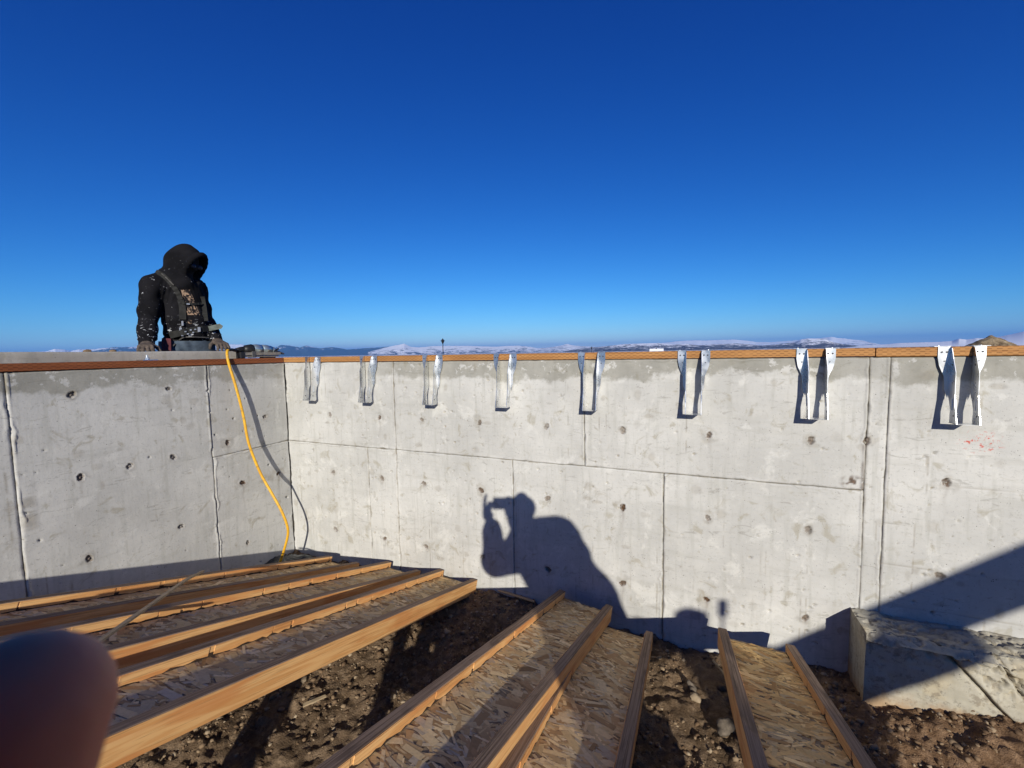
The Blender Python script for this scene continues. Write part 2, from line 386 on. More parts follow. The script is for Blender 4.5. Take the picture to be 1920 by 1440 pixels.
cc = g.mix(g.rng(q2, .35, .7), (.13, .095, .06), (.22, .17, .11)); cc = g.mix(g.math('MULTIPLY', g.rng(q, .40, .52), g.rng(dist, 150, 900)), cc, (.70, .72, .76))
g.col(cc)
link('ground', mesh('ground', V, np.array(F)), g.m, kind='structure')

# ------------------------------------------------------------------ mountains: crest lines read off the photograph, set at real distances
def mountains(name, pts, rc, depth, snow, forest, tint, seed, below=1.0, rough=.2):
    pts = np.array(pts, float); d = np.array([ray(*p) for p in pts])
    az = np.arctan2(d[:, 0], d[:, 1]); el = np.arctan2(d[:, 2], np.hypot(d[:, 0], d[:, 1]))
    A = np.linspace(az[0], az[-1], 700); E = np.interp(A, az, el); H = rc*np.tan(E)+1.27
    H = H + (fbm(A*150, A*0, 6, seed, .6)-.5)*rc*.0014*min(1, rc/11000)**1.5
    R_ = np.linspace(-1, 1, 46); V = []
    base = -14.
    for t in R_:
        prof = (1-abs(t))**1.05 if t < 0 else (1-t)**.9
        r = rc+depth*t
        rid = fbm(A*rc/(depth*.55)+3, A*0+t*1.9, 5, seed+3)-.5; rid2 = np.abs(fbm(A*rc/(depth*.35), A*0+t*2.6+7, 5, seed+8)-.5)
        hh = base+(H-base)*np.clip(prof+(rough*rid*2.2-rough*1.6*rid2)*(abs(t)**.5)*(1-abs(t))**.35, -.02, 1-.10*abs(t)**.6)
        V.append(np.stack([CAM[0]+r*np.sin(A), CAM[1]+r*np.cos(A), hh], -1))
    V = np.array(V); n0, n1 = V.shape[:2]; I = np.arange(n0*n1).reshape(n0, n1)
    F = np.stack([I[:-1, :-1], I[:-1, 1:], I[1:, 1:], I[1:, :-1]], -1).reshape(-1, 4)
    m = Mt(name+'_surface', .95, 0, .05); sc = 1/depth
    a = m.noise(9*sc, 7, .66); b = m.noise(34*sc, 5, .7); geo = m.n('ShaderNodeNewGeometry'); nz = m.xyz(geo.outputs['Normal'])[2]
    f = m.math('ADD', m.math('MULTIPLY', a, .6), m.math('MULTIPLY', b, .4)); zz = m.xyz()[2]
    alt = m.math('MULTIPLY', m.math('DIVIDE', zz, float(H.max())), .16)
    s = m.rng(m.math('ADD', f, alt), snow, snow+.05)
    m.col(m.mix(s, m.mix(m.rng(b, .35, .65), forest, tint), (.80, .82, .86))); 
    return link(name, mesh(name, V.reshape(-1, 3), F), m.m, smooth=True, kind='structure')
mountains('snow_peaks', [(-300, 668), (-60, 664), (40, 661), (67, 659), (87, 658), (103, 653.5), (122, 655), (133, 658), (148, 654), (165, 655), (180, 654), (195, 652.7), (217, 651), (300, 648), (360, 649), (405, 646), (430, 645), (453, 644.8), (470, 648), (500, 652), (520, 655), (560, 657)], 12000, 1500, .50, (.05, .06, .07), (.08, .09, .10), 3)
mountains('blue_mountains', [(150, 662), (195, 654), (209, 650), (242, 649.5), (258, 651), (300, 655), (380, 656), (460, 655), (500, 655), (515, 652), (527, 646.5), (540, 647), (563, 651), (574, 647.2), (587, 650), (600, 652.8), (622, 650), (638, 652), (651, 655), (682, 652.5), (709, 651), (737, 648.5), (760, 652), (800, 656), (860, 658)], 11000, 1500, .655, (.035, .05, .05), (.07, .085, .075), 13)
mountains('snowy_range', [(690, 660), (720, 652), (737, 648), (748, 646), (757.5, 643.8), (764, 647), (771, 650), (784, 651), (798, 650), (812, 648.5), (840, 648), (877, 648), (900, 649), (930, 650), (956, 648), (975, 648), (994, 650), (1009, 653), (1031, 651), (1050, 648), (1063, 644.7), (1080, 648), (1106, 650), (1125, 651), (1160, 653), (1200, 655)], 8000, 1150, .48, (.045, .06, .08), (.09, .09, .10), 23)
mountains('far_snow_range', [(1150, 655), (1200, 648), (1250, 642), (1277, 639), (1302, 638), (1330, 638), (1352, 636.6), (1375, 636), (1399, 638), (1418, 641), (1446, 641), (1474, 639), (1500, 637), (1530, 634), (1545, 632.6), (1559, 631.4), (1574, 633.2), (1590, 635), (1615, 638), (1633, 642), (1651, 645.5), (1690, 648)], 11500, 1600, .46, (.05, .06, .09), (.10, .10, .12), 33)
mountains('wooded_hills', [(1060, 658), (1100, 652), (1125, 650), (1144, 648), (1172, 644.7), (1200, 643.4), (1234, 642.6), (1260, 645.5), (1285, 644.4), (1310, 647), (1340, 645), (1372, 643.6), (1400, 644.5), (1430, 648), (1460, 645), (1490, 641), (1502, 636), (1515, 634), (1532, 634.2), (1548, 635.4), (1562, 641), (1580, 645), (1620, 649)], 5000, 800, .545, (.035, .035, .035), (.115, .085, .070), 43, rough=.26)
mountains('snow_foothills', [(1560, 652), (1620, 647), (1660, 645.6), (1686, 643), (1730, 641.6), (1760, 641), (1785, 639), (1798, 635), (1812, 636.5), (1831, 633.8), (1850, 634), (1868, 632), (1890, 627.6), (1905, 624.5), (1920, 621), (1960, 614), (2100, 604), (2300, 600)], 5200, 1500, .36, (.05, .05, .055), (.11, .10, .10), 53, rough=.07)

# ------------------------------------------------------------------ concrete walls
TOP = 1.22
TB = [(x_, z_) for z_ in (.83, .395, -.045) for x_ in (.442, .90, 1.251, 1.683, 2.125, 2.566, 2.998, 3.436)] + [(3.929, .678), (3.646, .841), (3.926, .261), (4.40, .678), (4.40, .26)]
TL = [(-1.248, 1.095), (-.808, 1.087), (-1.243, .665), (-.811, .669), (-.797, .228), (-1.238, .228), (-.476, .69), (-.391, .386), (-.381, -.053), (-.189, .827), (-.108, .374), (-1.032, .67), (-1.70, 1.09), (-1.70, .66), (-1.70, .23)]
def panel(parent, side, u0, u1, z0, z1, step, off, ties, seed, hol=85, damp=1., chips=1.25):
    r = np.random.default_rng(seed); gp = .0004
    us = np.arange(u0+gp, u1-gp+step*.5, step); us[-1] = u1-gp; zs = np.arange(z0+gp, z1-gp+step*.5, step); zs[-1] = z1-gp
    us = np.concatenate([[us[0]], us, [us[-1]]]); zs = np.concatenate([[zs[0]], zs, [zs[-1]]])
    U, Z = np.meshgrid(us, zs, indexing='ij')
    h = off + .0022*(fbm(U*2.2, Z*2.2, 3, seed)-.5) + .0009*(fbm(U*26, Z*26, 3, seed+3)-.5)
    joint = np.zeros_like(U); rust = np.zeros_like(U); paint = np.zeros_like(U)
    for ei, e in enumerate((U-u0, u1-U, Z-z0, z1-Z)):                    # ragged, chipped borders along the form joints
        along = Z if ei < 2 else U; wv = .0011+.014*chips*np.clip(fbm(along*14, along*0+ei*5.3, 4, seed+ei*7+1)-.46, 0, 1)**1.3*3
        c = 1-np.clip(e/wv, 0, 1); h -= .007*c**1.5
        joint = np.maximum(joint, np.clip(c*1.6-.5, 0, 1)*sstep(.30, .55, fbm(along*20, U*0+ei, 3, seed+ei)))
        fin = sstep(.50, .62, fbm(along*5, along*0+ei*2.1, 3, seed+ei*3+40)); h += .0055*fin*np.exp(-((e-wv-.003)/.004)**2)
    area = (u1-u0)*(z1-z0)
    for _ in range(int(area*(9 if side == 'b' else 4))):                    # hairline runs and scratches
        uc = us[r.integers(2, len(us)-2)]; za, zb = sorted(r.uniform(z0, z1, 2)); zb = min(zb, za+.4)
        joint = np.maximum(joint, r.uniform(.15, .55)*(np.abs(U-uc-.004*(fbm(Z*9, Z*0, 3, seed+8)-.5)) < step*.6)*sstep(za, za+.05, Z)*sstep(zb, zb-.05, Z)*sstep(.40, .55, fbm(U*9, Z*22, 3, seed+9)))
    for _ in range(int(area*16)):                                           # smears of mortar
        cu, cz, a_, b_ = r.uniform(u0, u1), r.uniform(z0, z1), r.uniform(.008, .035), r.uniform(.008, .03)
        joint = np.maximum(joint, r.uniform(.15, .38)*sstep(1.1, .6, np.hypot((U-cu)/a_, (Z-cz)/b_)*(1.4-.9*fbm(U*40, Z*40, 3, seed+12))))
    for _ in range(int(area*hol*2.2)):                                      # air holes left by the pour
        cu, cz, q = r.uniform(u0, u1), r.uniform(z0, z1), .0022+.0055*r.uniform()**3
        if vnoise(cu*2.6, cz*2.6, seed+77) < r.uniform(.25, .8): continue
        i0, i1 = np.searchsorted(us, [cu-q*1.6, cu+q*1.6]); j0, j1 = np.searchsorted(zs, [cz-q*1.6, cz+q*1.6])
        if i1 <= i0 or j1 <= j0:
            continue
        dd = np.hypot((U[i0:i1, j0:j1]-cu)*r.uniform(.7, 1.2), Z[i0:i1, j0:j1]-cz)/q
        h[i0:i1, j0:j1] -= np.where(dd < 1, (.004+q)*np.sqrt(np.clip(1-dd**2, 0, 1)), 0)
        joint[i0:i1, j0:j1] = np.maximum(joint[i0:i1, j0:j1], np.where(dd < .8, .8, 0)*r.uniform(.3, 1))  # tint inside each hole paints the shade of its depth
    for (cu, cz) in ties:                                                  # snapped form ties in shallow cones
        if not (u0-.03 < cu < u1+.03 and z0-.03 < cz < z1+.03): continue
        q = r.uniform(.013, .0175); dd = np.hypot(U-cu, Z-cz); an = np.arctan2(Z-cz, U-cu); qq = q*(1+.18*np.sin(an*2+r.uniform(0, 6))+.1*np.sin(an*5+r.uniform(0, 6)))
        kind = r.uniform()
        h -= np.where(dd < qq, .012*np.clip((qq-dd)/.004, 0, 1), 0); h += .0025*np.exp(-((dd-qq-.004)/.003)**2)*(.4+.6*r.uniform())
        h += np.where(dd < .0055, .010, 0)
        bl = dd*(1+.9*(fbm(an*1.3+cu*9, an*0+cz*5, 3, seed+5)-.5))/(.024+.03*kind); joint = np.maximum(joint, .30*sstep(1.15, .8, bl)*sstep(.38, .58, fbm(U*30, Z*30, 3, seed+6)))
        rust = np.maximum(rust, (.5+.5*kind)*np.clip((qq*1.18-dd)/.004, 0, 1))
        drip = np.exp(-((U-cu-.004*np.sin(Z*60))/.007)**2)*np.clip((cz-Z)/.01, 0, 1)*np.exp(-(cz-Z).clip(0)/(.03+.07*kind)); rust = np.maximum(rust, .45*kind*drip)
    if side == 'b':
        dd = ((U-4.03)/.075)**2+((Z-.862)/.05)**2; paint = np.clip(1.3-dd, 0, 1)
        dd = ((U-3.60)/.05)**2+((Z-.645)/.035)**2; rust = np.maximum(rust, .9*np.clip(1.2-dd, 0, 1)*sstep(.45, .62, fbm(U*40, Z*40, 3, 5)))
        if u1 > 3.2 and z0 > .5: rust = np.maximum(rust, .8*np.exp(-((U-3.638)/.006)**2)*sstep(.95, .62, Z)*sstep(.35, .6, fbm(U*30, Z*12, 3, 6)))
        lines = np.exp(-((np.mod(Z*5.3+.01*np.sin(U*7), 1)-.5)/.012)**2)*(u0 > 3.7)*sstep(.4, .6, fbm(U*3, Z*9, 3, 9)); h -= .0022*lines; joint = np.maximum(joint, .45*lines)
        dm = np.interp(U, [0, .7, 1.05, 2.0, 3.0, 3.5, 3.68, 3.8, 5, 6], [.05, .15, .85, .9, .95, 1, .5, 1, 1, 1])*damp
    else:
        dm = np.interp(U, [-3, -1.5, -.6, -.3, 0], [.3, 1, .85, .7, .6])*damp
        dd = ((U+1.44)/.035)**2; br = np.clip(1-dd, 0, 1)*sstep(.05, .0, np.abs(np.mod(Z-.62, .07)-.035)-.02)*sstep(.13, .10, np.abs(Z-.58))*(u0 > -1.5); h += .0015*br; joint = np.maximum(joint, .55*br*sstep(.3, .6, fbm(U*4, Z*60, 3, 4)))
    for A_ in (h,):
        A_[0, :] = A_[-1, :] = -.022; A_[:, 0] = A_[:, -1] = -.022
    P3 = np.stack([U, -h, Z], -1) if side == 'b' else np.stack([h, U, Z], -1)
    def wob(e, s): return .0045*(fbm(s*5, s*0+e*7.7, 4, 201)-.5)             # seams are never quite straight
    tu = (U-u0)/(u1-u0); tz_ = (Z-z0)/(z1-z0); ku = 0. if u0 == 0 else 1.; kv = 0. if u1 == 0 else 1.
    Un = U+ku*wob(u0, Z)*(1-tu)+kv*wob(u1, Z)*tu; Zn = Z+wob(z0+3, U)*(1-tz_)+(wob(z1+3, U)*tz_ if z1 < 1. else 0); U, Z = Un, Zn
    P3 = np.stack([U, -h, Z], -1) if side == 'b' else np.stack([h, U, Z], -1)
    n0, n1 = U.shape; I = np.arange(n0*n1).reshape(n0, n1); q = [I[:-1, :-1], I[1:, :-1], I[1:, 1:], I[:-1, 1:]]
    F = np.stack(q if side == 'b' else q[::-1], -1).reshape(-1, 4)
    me = mesh('form_panel', P3.reshape(-1, 3), F)
    for nme, arr in (('joint', joint), ('rust', rust), ('paint', paint), ('damp', dm)): fattr(me, nme, arr)
    return link('form_panel', me, CONC, parent, smooth=True)
back = empty('concrete_wall', label='sunlit concrete foundation wall with form seams, carrying the row of joist hangers', cat='wall')
MB().box((-.14, .014, -.7), (6.2, .20, TOP-.001)).build('wall_core', CORE, back)
ST = .0056; sd_ = 100
for (a0, a1, b0, b1, off) in [(0, 1.03, .61, TOP, .0004), (1.03, 2.352, .61, TOP, -.0006), (2.352, 3.645, .61, TOP, .0010), (0, .78, -.42, .61, -.0010), (.78, 1.03, -.42, .61, .0008), (1.03, 1.904, -.42, .61, .0002), (1.904, 2.781, -.42, .61, -.0012), (2.781, 3.645, -.42, .61, .0006), (3.645, 3.719, -.42, TOP, -.0014), (3.719, 4.9, -.42, TOP, -.0008)]:
    sd_ += 9; panel(back, 'b', a0, a1, b0, b1, ST, off, TB, sd_)
panel(back, 'b', 4.9, 6.2, -.42, TOP, .02, .0, [], 300)
left = empty('concrete_wall', label='shaded grey concrete foundation wall with raised lip, worker standing behind it', cat='wall')
MB().box((-.14, -4.0, -.7), (-.014, .012, TOP-.001)).build('wall_core', CORE, left)
for (a0, a1, b0, b1, off) in [(-1.471, -.58, -.42, TOP, .0008), (-.58, 0., .61, TOP, -.0008), (-.58, 0., -.42, .61, .0002), (-2.35, -1.471, -.42, TOP, -.0010)]:
    sd_ += 9; panel(left, 'l', a0, a1, b0, b1, ST if a1 > -1.4 else .008, off, TL, sd_, hol=60, chips=1.3)
panel(left, 'l', -4., -2.35, -.42, TOP, .03, 0, [], 310)
# raised concrete lip behind the left sill
us = np.arange(-4, -.258, .012); zs = np.array([TOP-.1, TOP-.02, TOP+.03, TOP+.06, TOP+.085, TOP+.092, TOP+.095, TOP+.095, TOP+.095, -.7]); xs_ = np.array([0, 0, 0, 0, 0, -.002, -.008, -.09, -.20, -.20])-.1415
U, K = np.meshgrid(us, np.arange(len(zs)), indexing='ij'); ZZ = zs[K]+.005*(fbm(U*6, K*.0, 4, 61)-.5)*(K > 2)*(K < 9); XX = xs_[K]+.003*(fbm(U*30, K*.7, 3, 62)-.5)
I = np.arange(U.size).reshape(U.shape); me = mesh('lip', np.stack([XX, U, ZZ], -1).reshape(-1, 3), np.stack([I[:-1, :-1], I[:-1, 1:], I[1:, 1:], I[1:, :-1]], -1).reshape(-1, 4)[:, ::-1])
for nme in ('joint', 'rust', 'paint', 'damp'): fattr(me, nme, np.zeros(U.size))
MB().box((-.341, -.262, -.7), (-.142, .20, TOP-.003)).build('wall_core', CORE, left); MB().box((-.34, -.2665, TOP-.1), (-.142, -.2625, TOP+.090)).build('lip_end', CORE, left)
LIPC = concrete('lip_concrete', (.335, .315, .275), False); link('lip', me, LIPC, left, smooth=False)
# ------------------------------------------------------------------ stepped footing at the right
foot = empty('concrete_footing', label='rough concrete step footing jutting from the wall base, cracked diagonally', cat='footing')
def slab(name, P00, du, dv, nu, nv, nrm, fn, mat=CONC):
    a, b = np.meshgrid(np.linspace(0, 1, nu), np.linspace(0, 1, nv), indexing='ij'); P3 = np.array(P00)+a[..., None]*np.array(du)+b[..., None]*np.array(dv)
    h, jt = fn(P3); P3 = P3+h[..., None]*np.array(nrm); I = np.arange(nu*nv).reshape(nu, nv)
    F = np.stack([I[:-1, :-1], I[1:, :-1], I[1:, 1:], I[:-1, 1:]], -1).reshape(-1, 4); me = mesh(name, P3.reshape(-1, 3), F)
    fattr(me, 'joint', jt); fattr(me, 'rust', jt*0); fattr(me, 'paint', jt*0); fattr(me, 'damp', jt*0); return link(name, me, mat, foot, smooth=True)
FOOT = concrete('footing_concrete', (.36, .335, .265), False)
ft_ = FOOT.node_tree; pb_ = ft_.nodes['Principled BSDF']; old = pb_.inputs['Base Color'].links[0].from_socket; q_ = Mt('tmp'); q_.m = FOOT; q_.t = ft_; q_.b = pb_; q_.geo = None
cc = q_.mix(q_.math('MULTIPLY', q_.rng(q_.noise(7, 5, .65, None, .5), .50, .64), .38), old, (.42, .34, .20))
cc = q_.mix(q_.math('MULTIPLY', q_.rng(q_.noise(13, 6, .7), .56, .64), .6), cc, (.17, .14, .10))
cc = q_.mix(q_.math('MULTIPLY', q_.rng(q_.noise(48, 5, .7), .55, .62), .45), cc, (.13, .115, .09))
low = q_.math('ADD', q_.xyz()[2], q_.math('MULTIPLY', q_.noise(9, 5, .65), .22)); cc = q_.mix(q_.math('MULTIPLY', q_.rng(low, -.06, -.15), .8), cc, (.30, .19, .10))
q_.col(cc)
def front_fn(P3):
    x_, z_ = P3[..., 0], P3[..., 2]; e = np.zeros_like(x_)
    ck = x_-(3.872+(.03-z_)*.90)+.012*(fbm(z_*20, z_*0, 3, 71)-.5); cr = np.exp(-(ck/.006)**2)*sstep(.055, .02, z_)
    ck2 = x_-(4.03+(.045-z_)*.55); cr2 = np.exp(-(ck2/.005)**2)
    rough = sstep(-.05, .05, z_+.05*(fbm(x_*9, z_*9, 3, 72)-.5)+(ck > 0)*.09)
    hc = sstep(.50, .68, fbm(x_*42, z_*42, 4, 73)); h = .020*(fbm(x_*5, z_*5, 4, 74)-.5)+.006*(fbm(x_*30, z_*30, 4, 70)-.5)-.016*rough*hc-.030*sstep(.0, .048, z_)**2*(.35+fbm(x_*16, z_*0, 4, 69))-.022*cr-.02*cr2+.008*(ck > 0)
    return h, np.clip(.75*rough*hc**2+cr+cr2, 0, 1)
def top_fn(P3):
    x_, y_ = P3[..., 0], P3[..., 1]; hc = sstep(.48, .68, fbm(x_*34, y_*60, 4, 76)); cr = np.exp(-((x_-4.035-(y_+.03)*-.75)/.006)**2)*(y_ < -.03)
    return .018*(fbm(x_*9, y_*9, 4, 75)-.5)+.006*(fbm(x_*45, y_*45, 3, 68)-.5)-.010*hc-.02*cr-.026*sstep(-.155, -.207, y_)**2*(.35+fbm(x_*16, y_*0, 4, 69)), np.clip(.5*hc**2+cr, 0, 1)
slab('front_face', (3.612, -.20, -.45), (1.6, 0, 0), (0, 0, .497), 330, 110, (0, -1, 0), front_fn, FOOT)
slab('top_face', (3.612, -.207, .047), (1.6, 0, 0), (0, .215, 0), 330, 48, (0, 0, 1), top_fn, FOOT)
slab('end_face', (3.612, .004, -.45), (0, -.206, 0), (0, 0, .50), 44, 100, (-1, 0, 0), lambda P3: (.008*(fbm(P3[..., 1]*14, P3[..., 2]*5, 4, 78)-.5), .4*sstep(.5, .7, fbm(P3[..., 1]*60, P3[..., 2]*8, 4, 79))), FOOT)
MB().box((3.64, -.17, -.5), (5.2, .012, .02)).build('footing_core', CORE, foot)

# ------------------------------------------------------------------ sill plates
def board(name, a, b, mat, label, cat, group=None, n=60, wob=.0015, seed=0):
    a = np.array(a, float); b = np.array(b, float); ax = int(np.argmax(b-a)); t = np.linspace(0, 1, n); mb = MB(); V = []; F = []
    o1, o2 = [i for i in range(3) if i != ax]; ch = .0025
    prof = [(a[o1]+ch, a[o2]), (b[o1]-ch, a[o2]), (b[o1], a[o2]+ch), (b[o1], b[o2]-ch), (b[o1]-ch, b[o2]), (a[o1]+ch, b[o2]), (a[o1], b[o2]-ch), (a[o1], a[o2]+ch)]
    for i in range(n):
        for k, (p, q) in enumerate(prof):
            v = np.zeros(3); v[ax] = a[ax]+(b[ax]-a[ax])*t[i]; w_ = wob*(float(fbm(v[ax]*2.5, k*.6, 3, seed))-.5)*2; v[o1] = p+w_; v[o2] = q+w_*.6; V.append(v)
    for i in range(n-1):
        for k in range(8): F.append((i*8+k, i*8+(k+1) % 8, (i+1)*8+(k+1) % 8, (i+1)*8+k))
    F += [tuple(range(8)), tuple(range((n-1)*8, n*8))]
    return mb.add(V, F).build(name, mat, label=label, cat=cat, group=group)
board('sill_plate', (-.004, -.006, TOP+.003), (3.66, .134, TOP+.041), PLATE, 'incised treated sill board under the joist hangers, from the corner to the butt joint', 'sill plate', 'sill plates', 120)
board('sill_plate', (3.664, -.008, TOP+.002), (6.2, .132, TOP+.041), PLATE, 'incised treated sill board with dark knots beyond the butt joint, carrying the last hanger', 'sill plate', 'sill plates', 80, seed=5)
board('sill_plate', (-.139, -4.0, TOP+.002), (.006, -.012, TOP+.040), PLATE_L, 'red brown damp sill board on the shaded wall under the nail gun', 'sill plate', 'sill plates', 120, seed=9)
# ------------------------------------------------------------------ I-joists leaning from the far side down to the wall base
JD, FT, FH = .285, .038, .085                              # depth, flange thickness, flange width
st_ = Mt('strand_board', .8, 0, .25); ca_ = st_.attr('tint', 'Color'); gr = st_.noise(1, 4, .6, st_.scaled(st_.obj(), (90, 90, 90)))
st_.col(st_.mix(st_.math('MULTIPLY', st_.rng(gr, .4, .7), .35), ca_, st_.mix(.5, ca_, (.12, .075, .035)))).bump(gr, .3, .002); STRAND = st_.m
PAL = np.array([(.43, .31, .155), (.50, .375, .20), (.36, .245, .12), (.40, .315, .19), (.30, .19, .09), (.55, .43, .25), (.34, .28, .20), (.22, .135, .06)])
def strands(seed, L, tone=(1.50, 1.45, 1.36)):
    r = np.random.default_rng(seed); wd = JD-2*FT; N = int(L*wd*3600)
    cx = r.uniform(-wd/2, wd/2, N); cy = r.uniform(-L+.03, -.03, N); ang = r.normal(0, .62, N)+(.35*np.sin(cy*3+seed))
    big = r.uniform(0, 1, N) < .26
    ln = np.where(big, r.uniform(.07, .12, N), r.uniform(.025, .085, N)); wi = np.where(big, r.uniform(.016, .036, N), r.uniform(.005, .018, N))
    cx = np.clip(cx, -wd/2+.01, wd/2-.01); z = -FH/2+.0052+.0016*np.arange(N)/N
    lim = (wd/2+.012-np.abs(cx))*2/np.maximum(np.abs(np.cos(ang)), .2); ln = np.minimum(ln, lim); limy = 2*np.minimum(-cy-.002, cy+L-.002)/np.maximum(np.abs(np.sin(ang)), .05); ln = np.minimum(ln, np.maximum(limy, .004))
    c, s = np.cos(ang), np.sin(ang); V = np.zeros((N, 4, 3)); til = r.normal(0, .003, N); ti2 = r.normal(0, .006, N)
    for k, (a, b) in enumerate(((-1, -1), (1, -1), (1, 1), (-1, 1))):
        sk = r.uniform(.82, 1.0, N)*a; sb = r.uniform(.75, 1., N)*b
        V[:, k, 0] = cx+(sk*ln*c-sb*wi*s)/2; V[:, k, 1] = cy+(sk*ln*s+sb*wi*c)/2; V[:, k, 2] = z+til*sk*ln/2+ti2*sb*wi/2
    me = mesh('strands', V.reshape(-1, 3), np.arange(4*N).reshape(N, 4))
    col = PAL[r.choice(len(PAL), N, p=[.2, .15, .17, .16, .12, .06, .09, .05])]*r.uniform(.8, 1.15, (N, 1))*np.array(tone); col = np.repeat(np.hstack([col, np.ones((N, 1))]), 4, 0)
    a = me.color_attributes.new('tint', 'FLOAT_COLOR', 'POINT'); a.data.foreach_set('color', col.astype(np.float32).ravel()); return me
FL_MI = []
def flange_mesh(side, seed, L, trim):
    # octagon-ish section swept along the length with slight waviness; top and bottom narrow faces show the layers
    n = 70; mb = MB(); V = []; F = []; mi = []; x0 = side*(JD/2-FT/2); ch = .0022
    prof = [(-FT/2+ch, -FH), (FT/2-ch, -FH), (FT/2, -FH+ch), (FT/2, -ch), (FT/2-ch, 0), (-FT/2+ch, 0), (-FT/2, -ch), (-FT/2, -FH+ch)]
    ys_ = np.linspace(-L, trim, n)
    for i, y_ in enumerate(ys_):
        for k, (p, q) in enumerate(prof):
            w1 = .0022*(float(fbm(y_*3, k*.9, 3, seed))-.5); V.append((x0+p+w1, y_, q+w1))
    for i in range(n-1):
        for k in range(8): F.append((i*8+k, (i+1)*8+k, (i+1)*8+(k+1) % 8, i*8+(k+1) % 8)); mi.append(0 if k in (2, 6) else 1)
    F += [tuple(range(8)), tuple(range((n-1)*8, n*8))[::-1]]; mi += [1, 1]
    me = bpy.data.meshes.new('flange'); me.from_pydata(V, [], F); bm = bmesh.new(); bm.from_mesh(me); bmesh.ops.recalc_face_normals(bm, faces=bm.faces); bm.to_mesh(me); bm.free(); FL_MI[:] = mi
    return me
def torn(side, seed, L):
    # torn veneer and glue squeezed out along the inner face above the web
    r = np.random.default_rng(seed); mb = MB(); y = -.03; xf = side*(JD/2-FT); d = -side*.0022
    while y > -L+.1:
        ln = r.uniform(.05, .35); n = max(4, int(ln/.018)); yy = np.linspace(y, y-ln, n); lo = -FH/2+.0065+.020*np.clip(fbm(yy*45, yy*0, 3, seed)-.42, 0, 1)+np.abs(r.normal(0, .0015, n)); hi = np.full(n, -.004)+r.normal(0, .0006, n)
        lo[0] += .004; lo[-1] += .004
        P_ = [(xf, a, b) for a, b in zip(yy, hi)] + [(xf, a, b) for a, b in zip(yy[::-1], lo[::-1])]; m = len(P_); top = [(p[0]+d, p[1], p[2]) for p in P_]
        F = [(i, i+1, m-2-i, m-1-i) for i in range(n-1)]; F = [tuple(q+m for q in f) for f in F] + [(i, (i+1) % m, m+(i+1) % m, m+i) for i in range(m)]
        mb.add(P_+top, F); y -= ln+r.uniform(.004, .02)
    return mb
def joist(p, az, pitch, roll, seed, JL, label):
    global JD
    JD = .32 if seed > 55 else .31 if seed > 35 else .287
    az, pitch, roll = rad(az), rad(pitch), rad(roll)
    dn = np.array([math.sin(az)*math.cos(pitch), math.cos(az)*math.cos(pitch), math.sin(pitch)]); rt = np.array([math.cos(az), -math.sin(az), 0]); up = np.cross(rt, dn)
    rt2 = rt*math.cos(roll)-up*math.sin(roll); up2 = up*math.cos(roll)+rt*math.sin(roll)
    root = empty('i_joist', label=label, cat='joist', group='I-joists leaning against the foundation wall'); m = Matrix.Identity(4)
    for i in range(3): m[i][0], m[i][1], m[i][2], m[i][3] = rt2[i], dn[i], up2[i], p[i]
    root.matrix_world = m
    for s in (-1, 1):
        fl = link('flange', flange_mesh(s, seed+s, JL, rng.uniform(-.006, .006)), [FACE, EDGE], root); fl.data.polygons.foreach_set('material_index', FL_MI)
        xg = s*(JD/2-FT); MB().box((min(xg, xg-s*.0012), -JL+.02, -FH/2+.004), (max(xg, xg-s*.0012), -.02, -FH/2+.020)).build('gap_shade_strip', GAP_SHADE, fl)  # dark strip added along the web, painting shadow into the veneer notches
        torn(s, seed+20+s, JL).build('torn_veneer', FACE, fl, kind='stuff')
    wb = MB().box((-JD/2+FT-.008, -JL+.004, -FH/2-.005), (JD/2-FT+.008, -.004, -FH/2+.005)).build('web', WEB, root)
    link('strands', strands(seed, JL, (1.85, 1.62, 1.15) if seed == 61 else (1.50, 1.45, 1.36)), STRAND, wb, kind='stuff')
    return root
WEB = plain('web_board', (.28, .20, .11), .9, var=.35, sc=60)
J = [joist((.644, -.139, -.175), .4, -18.9, .6, 11, 2.85, 'I-joist lying nearest the shaded wall, a thin lath resting on it'),
     joist((1.098, -.054, -.182), -.9, -18.9, 3.3, 21, 2.5, 'I-joist second from the shaded wall, between two others'),
     joist((1.506, -.018, -.183), -.6, -17.5, 4.4, 31, 2.5, 'I-joist with broad sunlit outer flange, its far end raised over dark dirt'),
     joist((2.369, -.07, -.130), 2.6, -15.5, 4.9, 41, 2.25, 'I-joist with torn orange veneer, lying overlapped on top of the next joist'),
     joist((2.590, -.150, -.184), -1.0, -15.5, 4.2, 51, 2.2, 'I-joist partly tucked under the overlapping torn veneer joist'),
     joist((3.206, -.160, -.092), -1.2, -15.5, 2.5, 61, 2.0, 'I-joist lying alone beside the concrete footing, its strand web brightly sunlit')]
